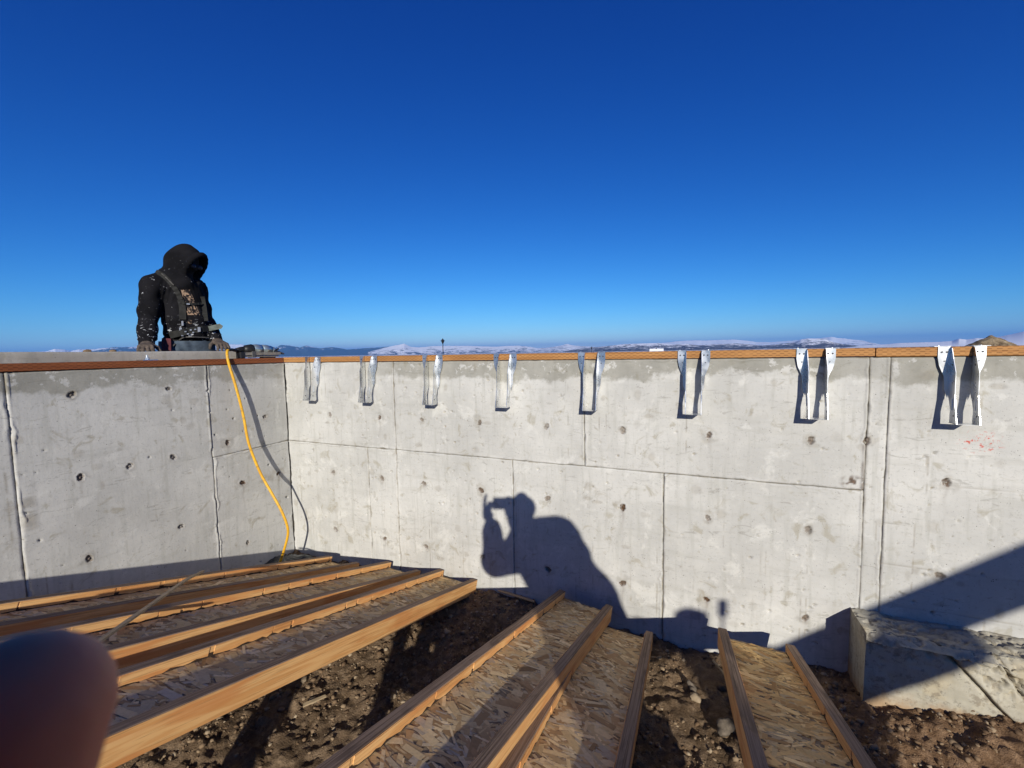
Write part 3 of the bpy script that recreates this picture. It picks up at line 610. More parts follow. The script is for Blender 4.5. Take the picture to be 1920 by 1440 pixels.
# ------------------------------------------------------------------ joist hangers
gv = Mt('galvanised_steel', .27, 1.0, .5); s3 = gv.rng(gv.noise(14, 2), .35, .65)
gv.col(gv.mix(s3, (.70, .72, .73), (.80, .81, .82))); gv.val(gv.b.inputs['Roughness'], gv.rng(s3, 0, 1, .25, .33)); GALV = gv.m
DARKM = plain('dark_steel', (.05, .05, .055), .5, .6)
HW, HH, TH = .037, .318, .0018
def make_hanger():
    root = empty('joist_hanger')
    for s in (-1, 1):
        f = MB(); o = [(0, 0), (.039, 0), (.039, -.045), (.033, -.08), (.016, -.125), (.012, -.180), (.003, -.212), (0, -.22)]
        f.prism([(s*(HW+a), -.0098, b+.0) for a, b in o], (0, -TH, 0)); fl = f.build('face_flange', GALV, root)
        g_ = MB()
        for (a, b, rr) in ((.010, -.022, .0036), (.027, -.022, .0036), (.017, -.060, .0026)):
            g_.tube([(s*(HW+a), -.0098-TH-.0022, b), (s*(HW+a), -.0098, b)], rr, 8)
        g_.build('nail_head', DARKM, fl, kind='stuff')
        t = MB().prism([(s*(HW-.002), -.0116, .0012), (s*(HW+.052), -.0116, .0012), (s*(HW+.050), .038, .0012), (s*(HW-.002), .036, .0012)], (0, 0, TH)).build('top_tab', GALV, root)
        MB().tube([(s*(HW+.03), .012, .0025), (s*(HW+.03), .012, .0055)], .005, 8).build('nail_head', GALV, t)
        sp = MB(); o = [(.010, 0), (.024, -.006), (.040, -.05), (.062, -.105), (.064, -.20), (.078, -.27), (.090, -HH), (.032, -HH), (.034, -.262), (.022, -.225), (.010, -.20)]
        sp.prism([(s*HW, -a, b) for a, b in o], (s*-TH, 0, 0)); pl = sp.build('side_plate', GALV, root)
        MB().box((s*HW-.0032, -.052, -.262), (s*HW+.0032, -.049, -.215)).build('pressed_rib', GALV, pl)
        hol = MB()
        for (a, b, rr) in ((.032, -.075, .0042), (.040, -.15, .0024), (.062, -.285, .0042)):
            hol.tube([(s*HW-s*TH*.5-TH*.6, -a, b), (s*HW-s*TH*.5+TH*.6, -a, b)], rr, 8)
        hol.build('nail_hole', DARKM, pl, kind='stuff')
    MB().box((-HW, -.090, -HH), (HW, -.032, -HH+TH)).build('seat', GALV, root)
    return root
def copy_tree(o, parent=None):
    c = o.copy(); COL.objects.link(c); c.parent = parent
    for ch in o.children: copy_tree(ch, c)
    return c
HX = [.310, .832, 1.357, 1.872, 2.397, 2.921, 3.440, 3.948]; ORD = ['', 'second', 'third', 'fourth', 'fifth', 'sixth', 'seventh', 'eighth']
h0 = make_hanger()
for i, hx in enumerate(HX):
    o = h0 if i == 0 else copy_tree(h0)
    o.location = (hx, 0, TOP+.041); o.rotation_euler = (0, 0, rad([3, -2, 1, -1, .5, 0, 1, -.5][i])*0.4)
    lab = ['galvanised joist hanger nearest the inside corner of the walls', *['galvanised joist hanger, %s along the sill from the inside corner' % ORD[k] for k in range(1, 7)], 'galvanised joist hanger on the sill beyond the vertical filler strip, above red spray paint'][i]
    tag(o, lab, 'joist hanger', 'joist hangers on the sill')

# ------------------------------------------------------------------ air hose and nail gun
hy = Mt('yellow_rubber', .5, 0, .45); hy.col(hy.mix(hy.math('MULTIPLY', hy.rng(hy.noise(38, 5, .7), .52, .66), .6), hy.mix(hy.rng(hy.noise(7, 3), .35, .65), (.56, .29, .012), (.68, .38, .02)), (.24, .13, .03))); ho = hy.m; BLK = plain('black_rubber', (.012, .012, .013), .5, 0, .4); 
hp = [(-.055, -.335, 1.318), (-.03, -.39, 1.322), (-.004, -.432, 1.315), (.019, -.452, 1.275), (.028, -.446, 1.205), (.052, -.425, 1.05), (.064, -.398, .86), (.082, -.385, .67), (.122, -.345, .46), (.19, -.318, .31), (.262, -.300, .17), (.284, -.281, .04), (.255, -.288, -.08), (.20, -.300, -.215), (.165, -.31, -.275)]
hs_ = spline(hp, 8); e = empty('air_hose', hp[-1], label='yellow air hose hanging over the sill down the inside corner', cat='hose')
def rel(pts, o): return [np.array(p)-np.array(o) for p in pts]
MB().tube(rel(hs_[14:], hp[-1]), .0088, 12).build('hose_line', ho, e, True)
MB().tube(rel(hs_[:15], hp[-1]), .0108, 12).build('hose_sleeve', BLK, e, True)
MB().tube(rel(spline([hp[-1], (.15, -.315, -.293), (.14, -.32, -.30)], 3), hp[-1]), .0115, 10).build('hose_coupling', GALV, e, True)
# the gun lies on the left sill, nose towards the corner
NB = np.array([-.055, -.16, TOP+.040]); ng = empty('nail_gun', NB, label='grey and black framing nail gun lying on the damp sill by the corner', cat='nail gun')
TEAL = plain('cast_alloy', (.42, .50, .50), .3, .75, .5, .12, 40); GUN = plain('gun_metal', (.16, .155, .14), .45, .6); TAN = plain('magazine_metal', (.34, .30, .23), .5, .55)
# along = y (nose +), built low
b_ = MB()
for (y0, y1, r0, r1, zc) in ((-.055, .02, .034, .036, .066), (.02, .10, .036, .030, .064), (.10, .148, .030, .016, .058)): b_.tube([(-.01, y0, zc), (-.01, (y0+y1)/2, zc+.001), (-.01, y1, zc-.003)], [r0, (r0+r1)/2+.001, r1], 14)
gb = b_.build('body', TEAL, ng, True)
MB().tube([(-.01, -.118, .062), (-.01, -.10, .064), (-.01, -.06, .066), (-.01, -.05, .066)], [.016, .032, .037, .035], 14).build('end_cap', BLK, gb, True)
MB().tube(spline([(-.015, -.165, .056), (-.012, -.12, .066), (-.01, -.07, .058)], 4), .019, 10).build('handle', BLK, ng, True)
mg = MB().box((-.028, -.135, .022), (.018, .165, .043)).build('magazine', TAN, ng, bevel=.002)
MB().box((-.022, -.145, .008), (.014, .15, .018)).build('magazine_rail', TAN, mg, bevel=.001)
MB().box((-.026, -.12, .0185), (.0195, .14, .0215)).build('nail_slot', BLK, mg)
MB().box((-.032, -.16, .0), (.022, -.128, .046)).build('magazine_end', BLK, mg, bevel=.003)
MB().box((-.03, -.075, .004), (.022, -.045, .06)).build('bracket', GUN, ng, bevel=.003)
MB().tube([(-.008, .14, .05), (-.008, .185, .036), (-.008, .213, .030)], [.013, .010, .006], 8).build('nose', GUN, ng)
MB().tube([(.012, .105, .05), (.012, .145, .066), (.012, .150, .072)], .006, 8).build('trigger_guard', BLK, ng)
MB().box((-.03, .02, 0), (.015, .12, .008)).build('foot', BLK, ng)
MB().tube([(-.015, -.165, .056), (-.018, -.185, .058)], .010, 10).build('air_fitting', GALV, ng)
# anchor bolt with washer
ab = empty('anchor_bolt', (-.06, -.876, TOP+.040), label='anchor bolt with square washer and nut on the damp sill', cat='bolt')
MB().box((-.035, -.038, 0), (.035, .038, .006)).build('washer', GALV, ab); MB().tube([(0, 0, .006), (0, 0, .018)], .013, 6).build('nut', GALV, ab); MB().tube([(0, 0, .0), (0, 0, .033)], .0065, 8).build('stud', GALV, ab)
# two clods left on the lip
for (u_, v_, r_, lab) in ((160, 657, .008, 'wide brown clod on top of the concrete lip'), (208, 658, .0065, 'small dark clod on the lip, the one closer to the worker')):
    P_ = hit(u_, v_, 0, -.24); s = SDF((-.06, -.06, -.02), (.06, .06, .05), .005).ell((0, 0, .003), (r_, r_*1.6, r_*.62)).ell((.008, .015, .004), (r_*.8, r_*.8, r_*.5)).wrinkle(.0015, 160)
    o = link('dirt_clod', s.mesh('dirt_clod'), DIRT, smooth=True); o.location = (-.24, P_[1], TOP+.096); tag(o, lab, 'clod', 'clods on the lip')
# crumpled black sheet in the corner, lath across the joists, chunk of concrete
s = SDF((-.25, -.45, -.36), (.35, .04, -.1), .009).ell((.10, -.17, -.31), (.17, .11, .062), k=.03).ell((.02, -.25, -.33), (.14, .16, .06), k=.04).ell((.2, -.1, -.31), (.13, .08, .06), k=.03).wrinkle(.007, 34, 2)
PL = plain('black_plastic', (.022, .024, .026), .38, 0, .5)
tag(link('plastic_sheet', s.mesh('plastic_sheet'), PL, smooth=True), 'crumpled black plastic sheet on the dirt in the inside corner', 'plastic sheet')
def on_joist(k, u, v, lift=0.):                                          # pixel on the top plane of joist k
    m = J[k].matrix_world; o = np.array(m.col[3][:3]); n = np.array(m.col[2][:3]); d = ray(u, v); t = ((o+n*lift-CAM)@n)/(d@n); return CAM+t*d
p0 = on_joist(0, 380, 1071, .012); p1 = on_joist(1, 178, 1208, .012); mid_ = (p0+p1)/2
LA = plain('weathered_lath', (.33, .25, .15), .8, var=.2)
dv = (p1-p0)/np.linalg.norm(p1-p0); sdv = np.cross(dv, [0, 0, 1]); sdv /= np.linalg.norm(sdv); upv = np.cross(sdv, dv)
pts = [p0-mid_, (p0-mid_)*.5+upv*.012, upv*.008, (p1-mid_)*.5+upv*.004, p1-mid_]; mb = MB(); V = []
for p in spline(pts, 4): V += [p+sdv*.009+upv*.004, p-sdv*.009+upv*.004, p-sdv*.009-upv*.004, p+sdv*.009-upv*.004]
n = len(V)//4; mb.add(V, [(i*4+k, i*4+(k+1) % 4, i*4+4+(k+1) % 4, i*4+4+k) for i in range(n-1) for k in range(4)]+[(0, 1, 2, 3), (n*4-4, n*4-3, n*4-2, n*4-1)])
o = mb.build('wood_lath', LA, label='thin bowed wood lath lying across the joists by the shaded wall', cat='lath'); o.location = mid_
def chunk(name, loc, size, mat, label, cat, seed):
    r = np.random.default_rng(seed); sz = np.array(size); s = SDF(-sz*1.2, sz*1.2, .004)
    for _ in range(7): s.ell(r.uniform(-.3, .3, 3)*sz, sz*r.uniform(.22, .42, 3), None, .006)
    o = link(name, s.wrinkle(.0016, 130, seed).mesh(name), mat, smooth=True, label=label, cat=cat); o.location = loc; o.rotation_euler = tuple(r.uniform(-.25, .25, 2))+(r.uniform(0, 3),); return o
GREYC = plain('broken_concrete', (.115, .093, .07), .95, var=.35, sc=40)
p = hit(1374, 1325, 2, -.24); chunk('concrete_chunk', (3.06, -.52, pit_height(np.array(3.06), np.array(-.52))+.035), (.075, .055, .06), GREYC, 'broken grey concrete chunk on the dirt beside the lone joist', 'concrete chunk', 4)
p = hit(1298, 1284, 2, -.30); chunk('rock', (p[0], p[1], float(pit_height(np.array(p[0]), np.array(p[1])))+.02), (.05, .04, .045), GREYC, 'grey rock in the dirt gap between the tucked joist and the lone joist', 'rock', 6)

# scraps of wood lying about
def scrap(u, v, z, ln, wd, az, tilt, label, mat=None, surf_j=None):
    p = hit(u, v, 2, z) if surf_j is None else on_joist(surf_j, u, v, -FH/2+.010)
    if surf_j is None: p[2] = float(pit_height(np.array(p[0]), np.array(p[1])))+.022
    o = MB().prism([(-ln/2, -wd/2, -.003), (ln/2, -wd*.35, -.002), (ln/2*.96, wd*.4, -.002), (-ln/2*.9, wd/2, -.003)], (0, 0, .006)).build('wood_scrap', mat or LA, label=label, cat='wood scrap', group='wood scraps')
    o.location = p; o.rotation_euler = (.1, tilt, az)
scrap(968, 1133, -.30, .26, .022, -.12, .02, 'pale wood strip on the dark dirt at the wall base behind the overlapping joist', RAW)
scrap(1352, 1258, -.30, .17, .010, 2.0, .12, 'thin stick leaning in the dirt against the lone joist')
scrap(1070, 1500, -.30, .12, .02, .6, .05, 'short wood offcut on the dirt under the overlapping joists')
scrap(590, 1320, -.33, .10, .018, 1.0, .04, 'small wood offcut on the sunlit dirt between the joists')
scrap(672, 1181, 0, .045, .022, .7, -.25, 'pale wood chip lying on the strand web of the joist with the broad outer flange', RAW, 2)
# ------------------------------------------------------------------ behind the camera: low rail on posts, leaning plank, trestle under the joists
rail = empty('timber_rail', (0, -3.79, 1.2), label='short flat board rail on two posts behind the photographer', cat='rail')
ZR = -.225+.38925*3.745-1.2                                              # rail top, from the height of its shadow on the wall
MB().box((4.38, -.045, ZR-.038), (5.17, .045, ZR)).build('rail_board', RAW, rail)
MB().box((5.06, -.04, -1.60), (5.15, .04, ZR-.0385)).build('post', RAW, rail)
mb = MB().box((4.587, .046, -1.6), (4.714, .136, ZR+.072)); mb.box((4.61, .048, ZR+.072), (4.692, .134, ZR+.082)); mb.build('post', RAW, rail)
MB().tube([(4.815, .06, -1.6), (4.818, .06, ZR+.14)], .008, 8).box((4.800, .045, ZR+.10), (4.834, .075, ZR+.185)).build('stake', RAW, rail)
for px_, lab in ((2.45, 'squared timber post standing on the dirt, the one farther from the rail'), (2.965, 'squared timber post standing on the dirt, the one nearer the rail')):
    o = MB().box((-.035, -.035, 0), (.035, .035, 1.42)).build('timber_post', RAW, label=lab, cat='post', group='timber posts'); o.location = (px_, -3.8, -.36)
c0 = np.array([5.09, -3.70, -.186+.38925*3.70]); dr = np.array([.788, 0, .615]); dr /= np.linalg.norm(dr); nr = np.array([dr[2], 0, -dr[0]])
a0, a1 = c0-dr*2.42, c0+dr*1.75
pk = MB().prism([a0, a1, a1+nr*.232, a0+nr*.232], (0, .038, 0)).build('leaning_plank', RAW, label='wide plank leaning up across the rail behind the photographer', cat='plank')
tr = empty('trestle', (2.8, -1.92, 0), label='low trestle carrying the raised ends of the joists beside the photographer', cat='trestle')
MB().box((-.66, -.045, .118), (.66, .045, .208)).build('beam', RAW, tr)
for px_ in (-.35, .6): MB().box((px_-.04, -.04, -.40), (px_+.04, .04, .117)).build('post', RAW, tr)
MB().box((-.60, -.04, .2085), (-.54, .04, .285)).build('shim', RAW, tr); MB().box((.26, -.04, .2085), (.58, .04, .292)).build('shim', RAW, tr)
tr = empty('trestle', (1.35, -2.2, 0), label='low trestle carrying the raised ends of the joists near the shaded wall', cat='trestle')
MB().box((-.75, -.045, .34), (.42, .045, .43)).build('beam', RAW, tr)
for px_ in (-.65, .3): MB().box((px_-.04, -.04, -.42), (px_+.04, .04, .339)).build('post', RAW, tr)

# ------------------------------------------------------------------ far things on the plain
bk = plain('black_paint', (.015, .015, .017), .5)
def lamp(u, vtop, D, label):
    d = ray(u, vtop); d = d/np.hypot(d[0], d[1]); P_ = CAM+d*D; zt = P_[2]; zb = float(np.interp(D, ring, zr))-.3; s = 1.0
    e = empty('street_lamp', (P_[0], P_[1], zb), label=label, cat='street lamp', group='distant street lamps'); h = zt-zb
    MB().tube([(0, 0, 0), (0, 0, .5), (0, 0, h-.95)], [.11, .08, .06], 8).build('pole', bk, e)
    MB().tube([(0, 0, h-.95), (0, 0, h-.9), (0, 0, h-.55), (0, 0, h-.5)], [.10, .16, .26, .27], 8).build('lantern', bk, e)
    MB().tube([(0, 0, h-.5), (0, 0, h-.46), (0, 0, h-.2), (0, 0, h)], [.44, .42, .14, .04], 8).build('lamp_cap', bk, e)
lamp(830, 634.5, 82, 'black lantern street lamp rising above the sill before the snowy range'); lamp(1109, 650, 160, 'tiny far street lamp before the hazy peak, just above the sill')
wh = plain('white_siding', (.75, .76, .78), .8, var=.06); rf_ = plain('snowy_roof', (.82, .84, .88), .8, var=.05); gl = plain('dark_glass', (.03, .035, .05), .2)
def house(u, vtop, D, wd, hgt, label):
    d = ray(u, vtop); d = d/np.hypot(d[0], d[1]); P_ = CAM+d*D; zb = P_[2]-hgt; e = empty('house', (P_[0], P_[1], zb), label=label, cat='house', group='distant houses'); e.rotation_euler = (0, 0, -math.atan2(d[0], d[1]))
    MB().box((-wd/2, 0, -3), (wd/2, 8, hgt*.62)).build('wall', wh, e)
    r_ = MB().prism([(-wd/2-.4, -.5, hgt*.62+.01), (wd/2+.4, -.5, hgt*.62+.01), (wd/2+.4, 4, hgt), (-wd/2-.4, 4, hgt)], (0, 0, .2)).prism([(-wd/2-.4, 8.5, hgt*.62+.01), (wd/2+.4, 8.5, hgt*.62+.01), (wd/2+.4, 4.01, hgt), (-wd/2-.4, 4.01, hgt)], (0, 0, .2)).build('roof', rf_, e)
    MB().box((-.5, 3.6, hgt-.2), (.3, 4.4, hgt+1.0)).build('chimney', bk, r_)
    for k in (-.3, .1, .32): MB().box((wd*k, -.06, hgt*.25), (wd*k+1.1, -.002, hgt*.5)).build('window', gl, e)
house(1231, 654.2, 330, 9, 6, 'far white house with snowy roof below the wooded hill')
def mound(u, vtop, D, label):
    d = ray(u, vtop); d = d/np.hypot(d[0], d[1]); P_ = CAM+d*D; H = P_[2]-.2; n = 90; g = np.linspace(-3.2, 3.2, n); A, B = np.meshgrid(g, g, indexing='ij')
    rr = np.hypot(A*.92, B)*(1+.25*(fbm(A*.7+9, B*.7, 3, 81)-.5)); z = H*np.clip(1-rr/2.5, 0, 1)**.92+.22*(fbm(A*2, B*2, 4, 82)-.5)*sstep(2.6, 1.6, rr)+.12*(fbm(A*7, B*7, 4, 83)-.5)*sstep(2.6, 2., rr)
    z = np.minimum(z, H+.02)-.05
    I = np.arange(n*n).reshape(n, n); F = np.stack([I[:-1, :-1], I[1:, :-1], I[1:, 1:], I[:-1, 1:]], -1).reshape(-1, 4)
    m = Mt('mound_dirt', .95, 0, .1); f = m.noise(3, 6, .7); m.col(m.ramp(f, (.32, (.10, .07, .04)), (.55, (.26, .20, .125)), (.7, (.34, .28, .19)))).bump(f, .8, .2)
    o = link('dirt_pile', mesh('dirt_pile', np.stack([A, B, z], -1).reshape(-1, 3), F), m.m, smooth=True, label=label, cat='dirt pile'); o.location = (P_[0], P_[1], .2)
mound(1858, 627.5, 44, 'brown pile of excavated dirt beyond the sill below the snowy foothills')
# ------------------------------------------------------------------ people
def nrm(v): v = np.array(v, float); return v/np.linalg.norm(v)
def hand(s, wr, fw, pn, side, curl=(.5, .6, .5), k=.006, sc=1., lens=(.072, .080, .075, .058), splay=.10):
    wr = np.array(wr, float); fw = nrm(fw); pn = nrm(np.array(pn)-(np.array(pn)@fw)*fw); ac = np.cross(fw, pn)*side
    for a in (.026, .009, -.009, -.026): s.cap(wr+ac*a*.6*sc, wr+(fw*.085+ac*a)*sc, .014*sc, .0125*sc, .012)
    for a, L in zip((.031, .0105, -.0105, -.030), lens):
        p = wr+(fw*.088+ac*a)*sc; th = 0
        for j, (q, r0, r1) in enumerate(((.45, .0098, .0090), (.31, .0090, .0083), (.24, .0083, .0072))):
            th += curl[j]; d = nrm(math.cos(th)*fw+math.sin(th)*pn+ac*splay*a/.03); p2 = p+d*L*q*sc; s.cap(p, p2, r0*sc, r1*sc, k); p = p2
    p = wr+(fw*.022+ac*.022)*sc; d = nrm(fw*.65+ac*.75+pn*.35); p2 = p+d*.045*sc; s.cap(p, p2, .015*sc, .011*sc, k); s.cap(p2, p2+nrm(d*.6+fw*.5+pn*.4)*.034*sc, .0108*sc, .0085*sc, k)
def box_of(pts, m): P_ = np.array(pts); return P_.min(0)-m, P_.max(0)+m

# ---- worker in a dark hoodie behind the shaded wall
WC = np.array([-.62, -.36, 0]); wv = np.array([.867, -.498, 0.]); uv = np.array([.498, .867, 0.]); zv = np.array([0, 0, 1.])
def W(cx, cy, w=0.):
    d = ray(240+cx/6.545, 440+cy/6.545); o = WC+w*wv; t = ((o-CAM)@wv)/(d@wv); return CAM+t*d
GZ = .42
wk = empty('person', (WC[0], WC[1], GZ), label='person in paint flecked dark hoodie with hood up, hands on the wall top', cat='person'); wb0 = np.array([WC[0], WC[1], GZ])
Fd = nrm(uv*.68+wv*.50-zv*.54); Ud = nrm(zv-(zv@Fd)*Fd); Sd = np.cross(Fd, Ud); HR = [Fd, Ud, Sd]; TR = [uv, wv, zv]
Hc = W(668, 318, 0.)
jk = SDF((-1.15, -.95, 1.20), (-.05, .35, 2.25), .0065)
jk.ell(W(640, 760, -.02), (.150, .125, .20), TR).ell(W(715, 1040, .0), (.148, .135, .15), TR, .06)
jk.ell(W(740, 1210, 0.), (.150, .13, .07), TR, .04)
jk.cap(W(300, 610, .05), W(560, 545, .0), .066, .078, .05).cap(W(560, 545, 0.), W(845, 650, -.09), .078, .062, .05)
RA = [W(285, 640, .06), W(258, 930, .09), W(238, 1180, .15), W(232, 1330, .20)]; LA_ = [W(860, 690, -.09), W(905, 900, -.08), W(985, 1110, -.02), W(1080, 1280, .05)]
jk.chain(RA, [.064, .059, .052, .045], .03).chain(LA_, [.060, .055, .047, .042], .03)
for q in (.2, .45, .7): jk.ell(RA[2]*(1-q)+RA[3]*q, (.054, .054, .011), None, .012); jk.ell(LA_[2]*(1-q)+LA_[3]*q, (.048, .048, .010), None, .012)
jk.wrinkle(.0030, 34, 1.3)
jk.ell(Hc, (.098, .132, .088), HR, .02).ell(Hc+Fd*.055, (.072, .120, .086), HR, .03)
jk.cap(Hc-Ud*.03-Fd*.02, W(610, 560, -.01), .080, .088, .04).ell(W(650, 590, .05), (.085, .075, .065), TR, .03)
rim = [Hc+Fd*.105+math.cos(a)*Ud*.112+math.sin(a)*Sd*.082 for a in np.linspace(0, 2*math.pi, 20)]
for a, b in zip(rim[:-1], rim[1:]): jk.cap(a, b, .015, .015, .02)
jk.wrinkle(.0012, 22, 2.3)
jk.ell(Hc+Fd*.135, (.155, .100, .072), HR, .012, 'sub').cap(W(705, 640, .20), W(700, 760, .20), .060, .060, .02, 'sub').cap(W(700, 760, .20), W(790, 1130, .205), .068, .088, .02, 'sub')
hd = Mt('dark_fleece', .95, 0, .12); fz = hd.noise(8, 4); z_ = hd.xyz()[2]
base = hd.mix(hd.rng(fz, .35, .7), (.0042, .0042, .0052), (.0095, .0092, .011))
f1 = hd.noise(55, 3, .55, hd.scaled(hd.pos(), (1, 1, 1.9)), .8); f2 = hd.noise(9, 3)
fl = hd.math('MULTIPLY', hd.math('MULTIPLY', hd.rng(f1, .67, .70), hd.rng(f2, .46, .60)), hd.rng(z_, 2.05, 1.85)); f3 = hd.noise(34, 4, .6, hd.scaled(hd.pos(), (1, 1, 2.2)), .5)
low = hd.math('MULTIPLY', hd.rng(f3, .60, .63), hd.rng(z_, 1.60, 1.45)); hd.col(hd.mix(hd.math('MAXIMUM', fl, low), base, (.42, .43, .44))); HOOD = hd.m
HOOD_CLEAN = plain('fleece_clean', (.012, .012, .014), .95, 0, .1)
def surf(cx, cy, off=.003, w0=.34):                                         # first jacket surface met along that sight line
    for w_ in np.arange(w0, -.25, -.004):
        P_ = W(cx, cy, w_); i = np.round((P_-jk.lo)/jk.h).astype(int)
        if (i >= 0).all() and (i < jk.n).all() and jk.D[tuple(i)] < 0: return W(cx, cy, w_+off)
    return W(cx, cy, .1)
jack = link('hoodie', jk.mesh('hoodie', wb0), HOOD, wk, smooth=True)
# body under the clothes: head, torso, arms, legs in one surface
bd = SDF((-1.15, -.95, GZ), (-.05, .35, 2.2), .011)
bd.ell(Hc+Fd*.02-Ud*.005, (.088, .112, .072), HR).ell(Hc+Fd*.105-Ud*.005, (.022, .022, .014), HR, .02).ell(Hc+Fd*.085-Ud*.085, (.03, .03, .032), HR, .03).cap(Hc-Ud*.06, W(610, 600, 0.), .055, .06)
bd.ell(W(640, 780, -.02), (.12, .095, .17), TR, .05).ell(W(720, 1080, 0.), (.12, .095, .14), TR, .06).ell(W(730, 1330, -.02), (.14, .10, .09), TR, .05).chain(RA, [.045, .040, .034, .026], .03).chain(LA_, [.045, .040, .034, .026], .03)
hipc = W(730, 1340, -.02)
for s_i, fx in ((-1, -.10), (1, .11)):
    h_ = hipc+uv*.075*s_i; kn_ = np.array([h_[0], h_[1], GZ+.50])+uv*fx*.6+wv*.06; an = np.array([h_[0], h_[1], GZ+.09])+uv*fx-wv*.02
    bd.chain([h_, kn_, an], [.078, .055, .042], .03)
MASK = plain('face_cover_and_hood_shade', (.010, .010, .011), .8)  # near-black face covering, with the shade inside the hood put into its colour
link('body', bd.mesh('body', wb0), MASK, wk, smooth=True)
tz = SDF((-1.15, -.95, GZ), (-.05, .35, 1.40), .010); tz.ell(W(735, 1330, -.01), (.150, .115, .095), TR)
for s_i, fx in ((-1, -.10), (1, .11)):
    h_ = hipc+uv*.075*s_i; kn_ = np.array([h_[0], h_[1], GZ+.50])+uv*fx*.6+wv*.06; an = np.array([h_[0], h_[1], GZ+.10])+uv*fx-wv*.02
    tz.chain([h_, kn_, an], [.095, .075, .068], .04)
    bt = SDF(an-.2, an+.2, .008).cap(an+(0, 0, .06), an+(0, 0, -.05), .058, .055).cap(an+(0, 0, -.055)-wv*.02, an+(0, 0, -.06)+wv*.15, .045, .04, .02); link('boot', bt.mesh('boot', wb0), BLK, wk, smooth=True)
tz.wrinkle(.004, 26, 2); JEAN = plain('blue_grey_jeans', (.055, .075, .10), .9, var=.3, sc=18)
link('trousers', tz.mesh('trousers', wb0), JEAN, wk, smooth=True)
sh = SDF((-1.0, -.8, 1.25), (-.1, .25, 1.9), .008).ell(W(650, 780, -.02), (.135, .112, .185), TR).ell(W(720, 1050, 0.), (.135, .122, .145), TR, .06).wrinkle(.004, 40, 3)
cm = Mt('camouflage_shirt', .95, 0, .1); a_ = cm.noise(30, 3, .5, None, 1.2); b2 = cm.noise(24, 3); cm.col(cm.mix(cm.rng(b2, .54, .60), cm.mix(cm.rng(a_, .48, .54), (.016, .015, .016), (.27, .185, .125)), (.014, .013, .015)))
link('shirt', sh.mesh('shirt', wb0), cm.m, wk, smooth=True)
GLV = plain('worn_glove', (.085, .066, .052), .9, var=.35, sc=60)
for P_, side, e2 in ((RA[3], 1, W(222, 1405, .30)), (LA_[3], -1, W(1150, 1385, .14))):
    tgt = np.array([e2[0], e2[1], TOP+.112]); lo, hi = box_of([P_, tgt, tgt+nrm(tgt-P_)*.16], .09); g_ = SDF(lo, hi, .0042); dd = nrm(nrm(tgt-P_)+np.array([0, 0, -.05]))
    g_.cap(P_-dd*.02, P_+dd*.03, .036, .032, .02); hand(g_, P_+dd*.02, nrm(dd*[1, 1, .35]), (0, 0, -1), side*1, (.55, .75, .6), sc=1.1); link('glove', g_.mesh('glove', wb0), GLV, wk, smooth=True)
for a, b in ((-1, 1),):
    for s_i in (-1, 1): MB().tube([Hc+Fd*.108+Ud*.012+Sd*.034*s_i-wb0+Sd*q for q in (-.025, 0, .025)], [.012, .021, .012], 10).build('sunglass_lens', gl, wk, True)
def ribbon(pts, wd, th, name, mat, parent):
    P_ = [np.array(p) for p in pts]; V = []
    for i, p in enumerate(P_):
        t = nrm(P_[min(i+1, len(P_)-1)]-P_[max(i-1, 0)]); n = nrm(CAM-p); n = nrm(n-(n@t)*t); b = np.cross(t, n)
        V += [p+b*wd/2-wb0, p+b*wd/2+n*th-wb0, p-b*wd/2+n*th-wb0, p-b*wd/2-wb0]
    m = len(P_); return MB().add(V, [(i*4+k, i*4+(k+1) % 4, i*4+4+(k+1) % 4, i*4+4+k) for i in range(m-1) for k in range(4)]+[(0, 1, 2, 3), (m*4-4, m*4-3, m*4-2, m*4-1)]).build(name, mat, parent)
cxs = np.linspace(0, 1, 9); V = []; F = []
for i_, cy in enumerate(np.linspace(675, 985, 14)):
    for k_, t_ in enumerate(cxs): V.append(surf((648+.27*(cy-675))+t_*(115+.12*(cy-675)), cy, .004)-wb0)
for i_ in range(13):
    for k_ in range(8): F.append((i_*9+k_, i_*9+k_+1, i_*9+k_+10, i_*9+k_+9))
MB().add(V, F).build('shirt_front', cm.m, wk, True)
WEBB = plain('harness_webbing', (.018, .018, .016), .85, var=.3); GREYW = plain('grey_piping', (.07, .066, .062), .8)
hn = ribbon([surf(x_, y_) for x_, y_ in spline([(350, 455), (430, 500), (520, 590), (600, 700), (645, 800)], 4)], .030, .006, 'shoulder_strap', WEBB, wk)
ribbon([surf(x_, y_, .009) for x_, y_ in spline([(345, 452), (400, 470), (470, 530), (560, 620)], 4)], .006, .002, 'strap_edge', GREYW, hn)
ribbon([surf(x_, y_) for x_, y_ in spline([(645, 800), (668, 900), (672, 1040)], 4)], .040, .006, 'chest_strap', WEBB, wk)
ribbon([surf(x_, y_) for x_, y_ in spline([(900, 760), (925, 900), (945, 1060)], 4)], .040, .006, 'chest_strap', WEBB, wk)
cs = ribbon([surf(x_, y_, .012) for x_, y_ in spline([(640, 830), (740, 850), (830, 850), (900, 845)], 4)], .016, .006, 'cross_strap', WEBB, wk)
SIL = plain('silver_buckle', (.38, .38, .39), .35, .7)
def nub(cx, cy, sx, sz, name, mat, off=.012):
    p = surf(cx, cy, off)-wb0; return MB().prism([p-uv*sx-zv*sz, p+uv*sx-zv*sz*.8, p+uv*sx*.95+zv*sz, p-uv*sx*.9+zv*sz*.9], wv*.006).build(name, mat, wk)
nub(738, 852, .010, .005, 'buckle', SIL, .02); nub(668, 1090, .006, .018, 'buckle', SIL); nub(645, 1160, .008, .010, 'buckle', SIL); nub(872, 1165, .009, .018, 'buckle', SIL)
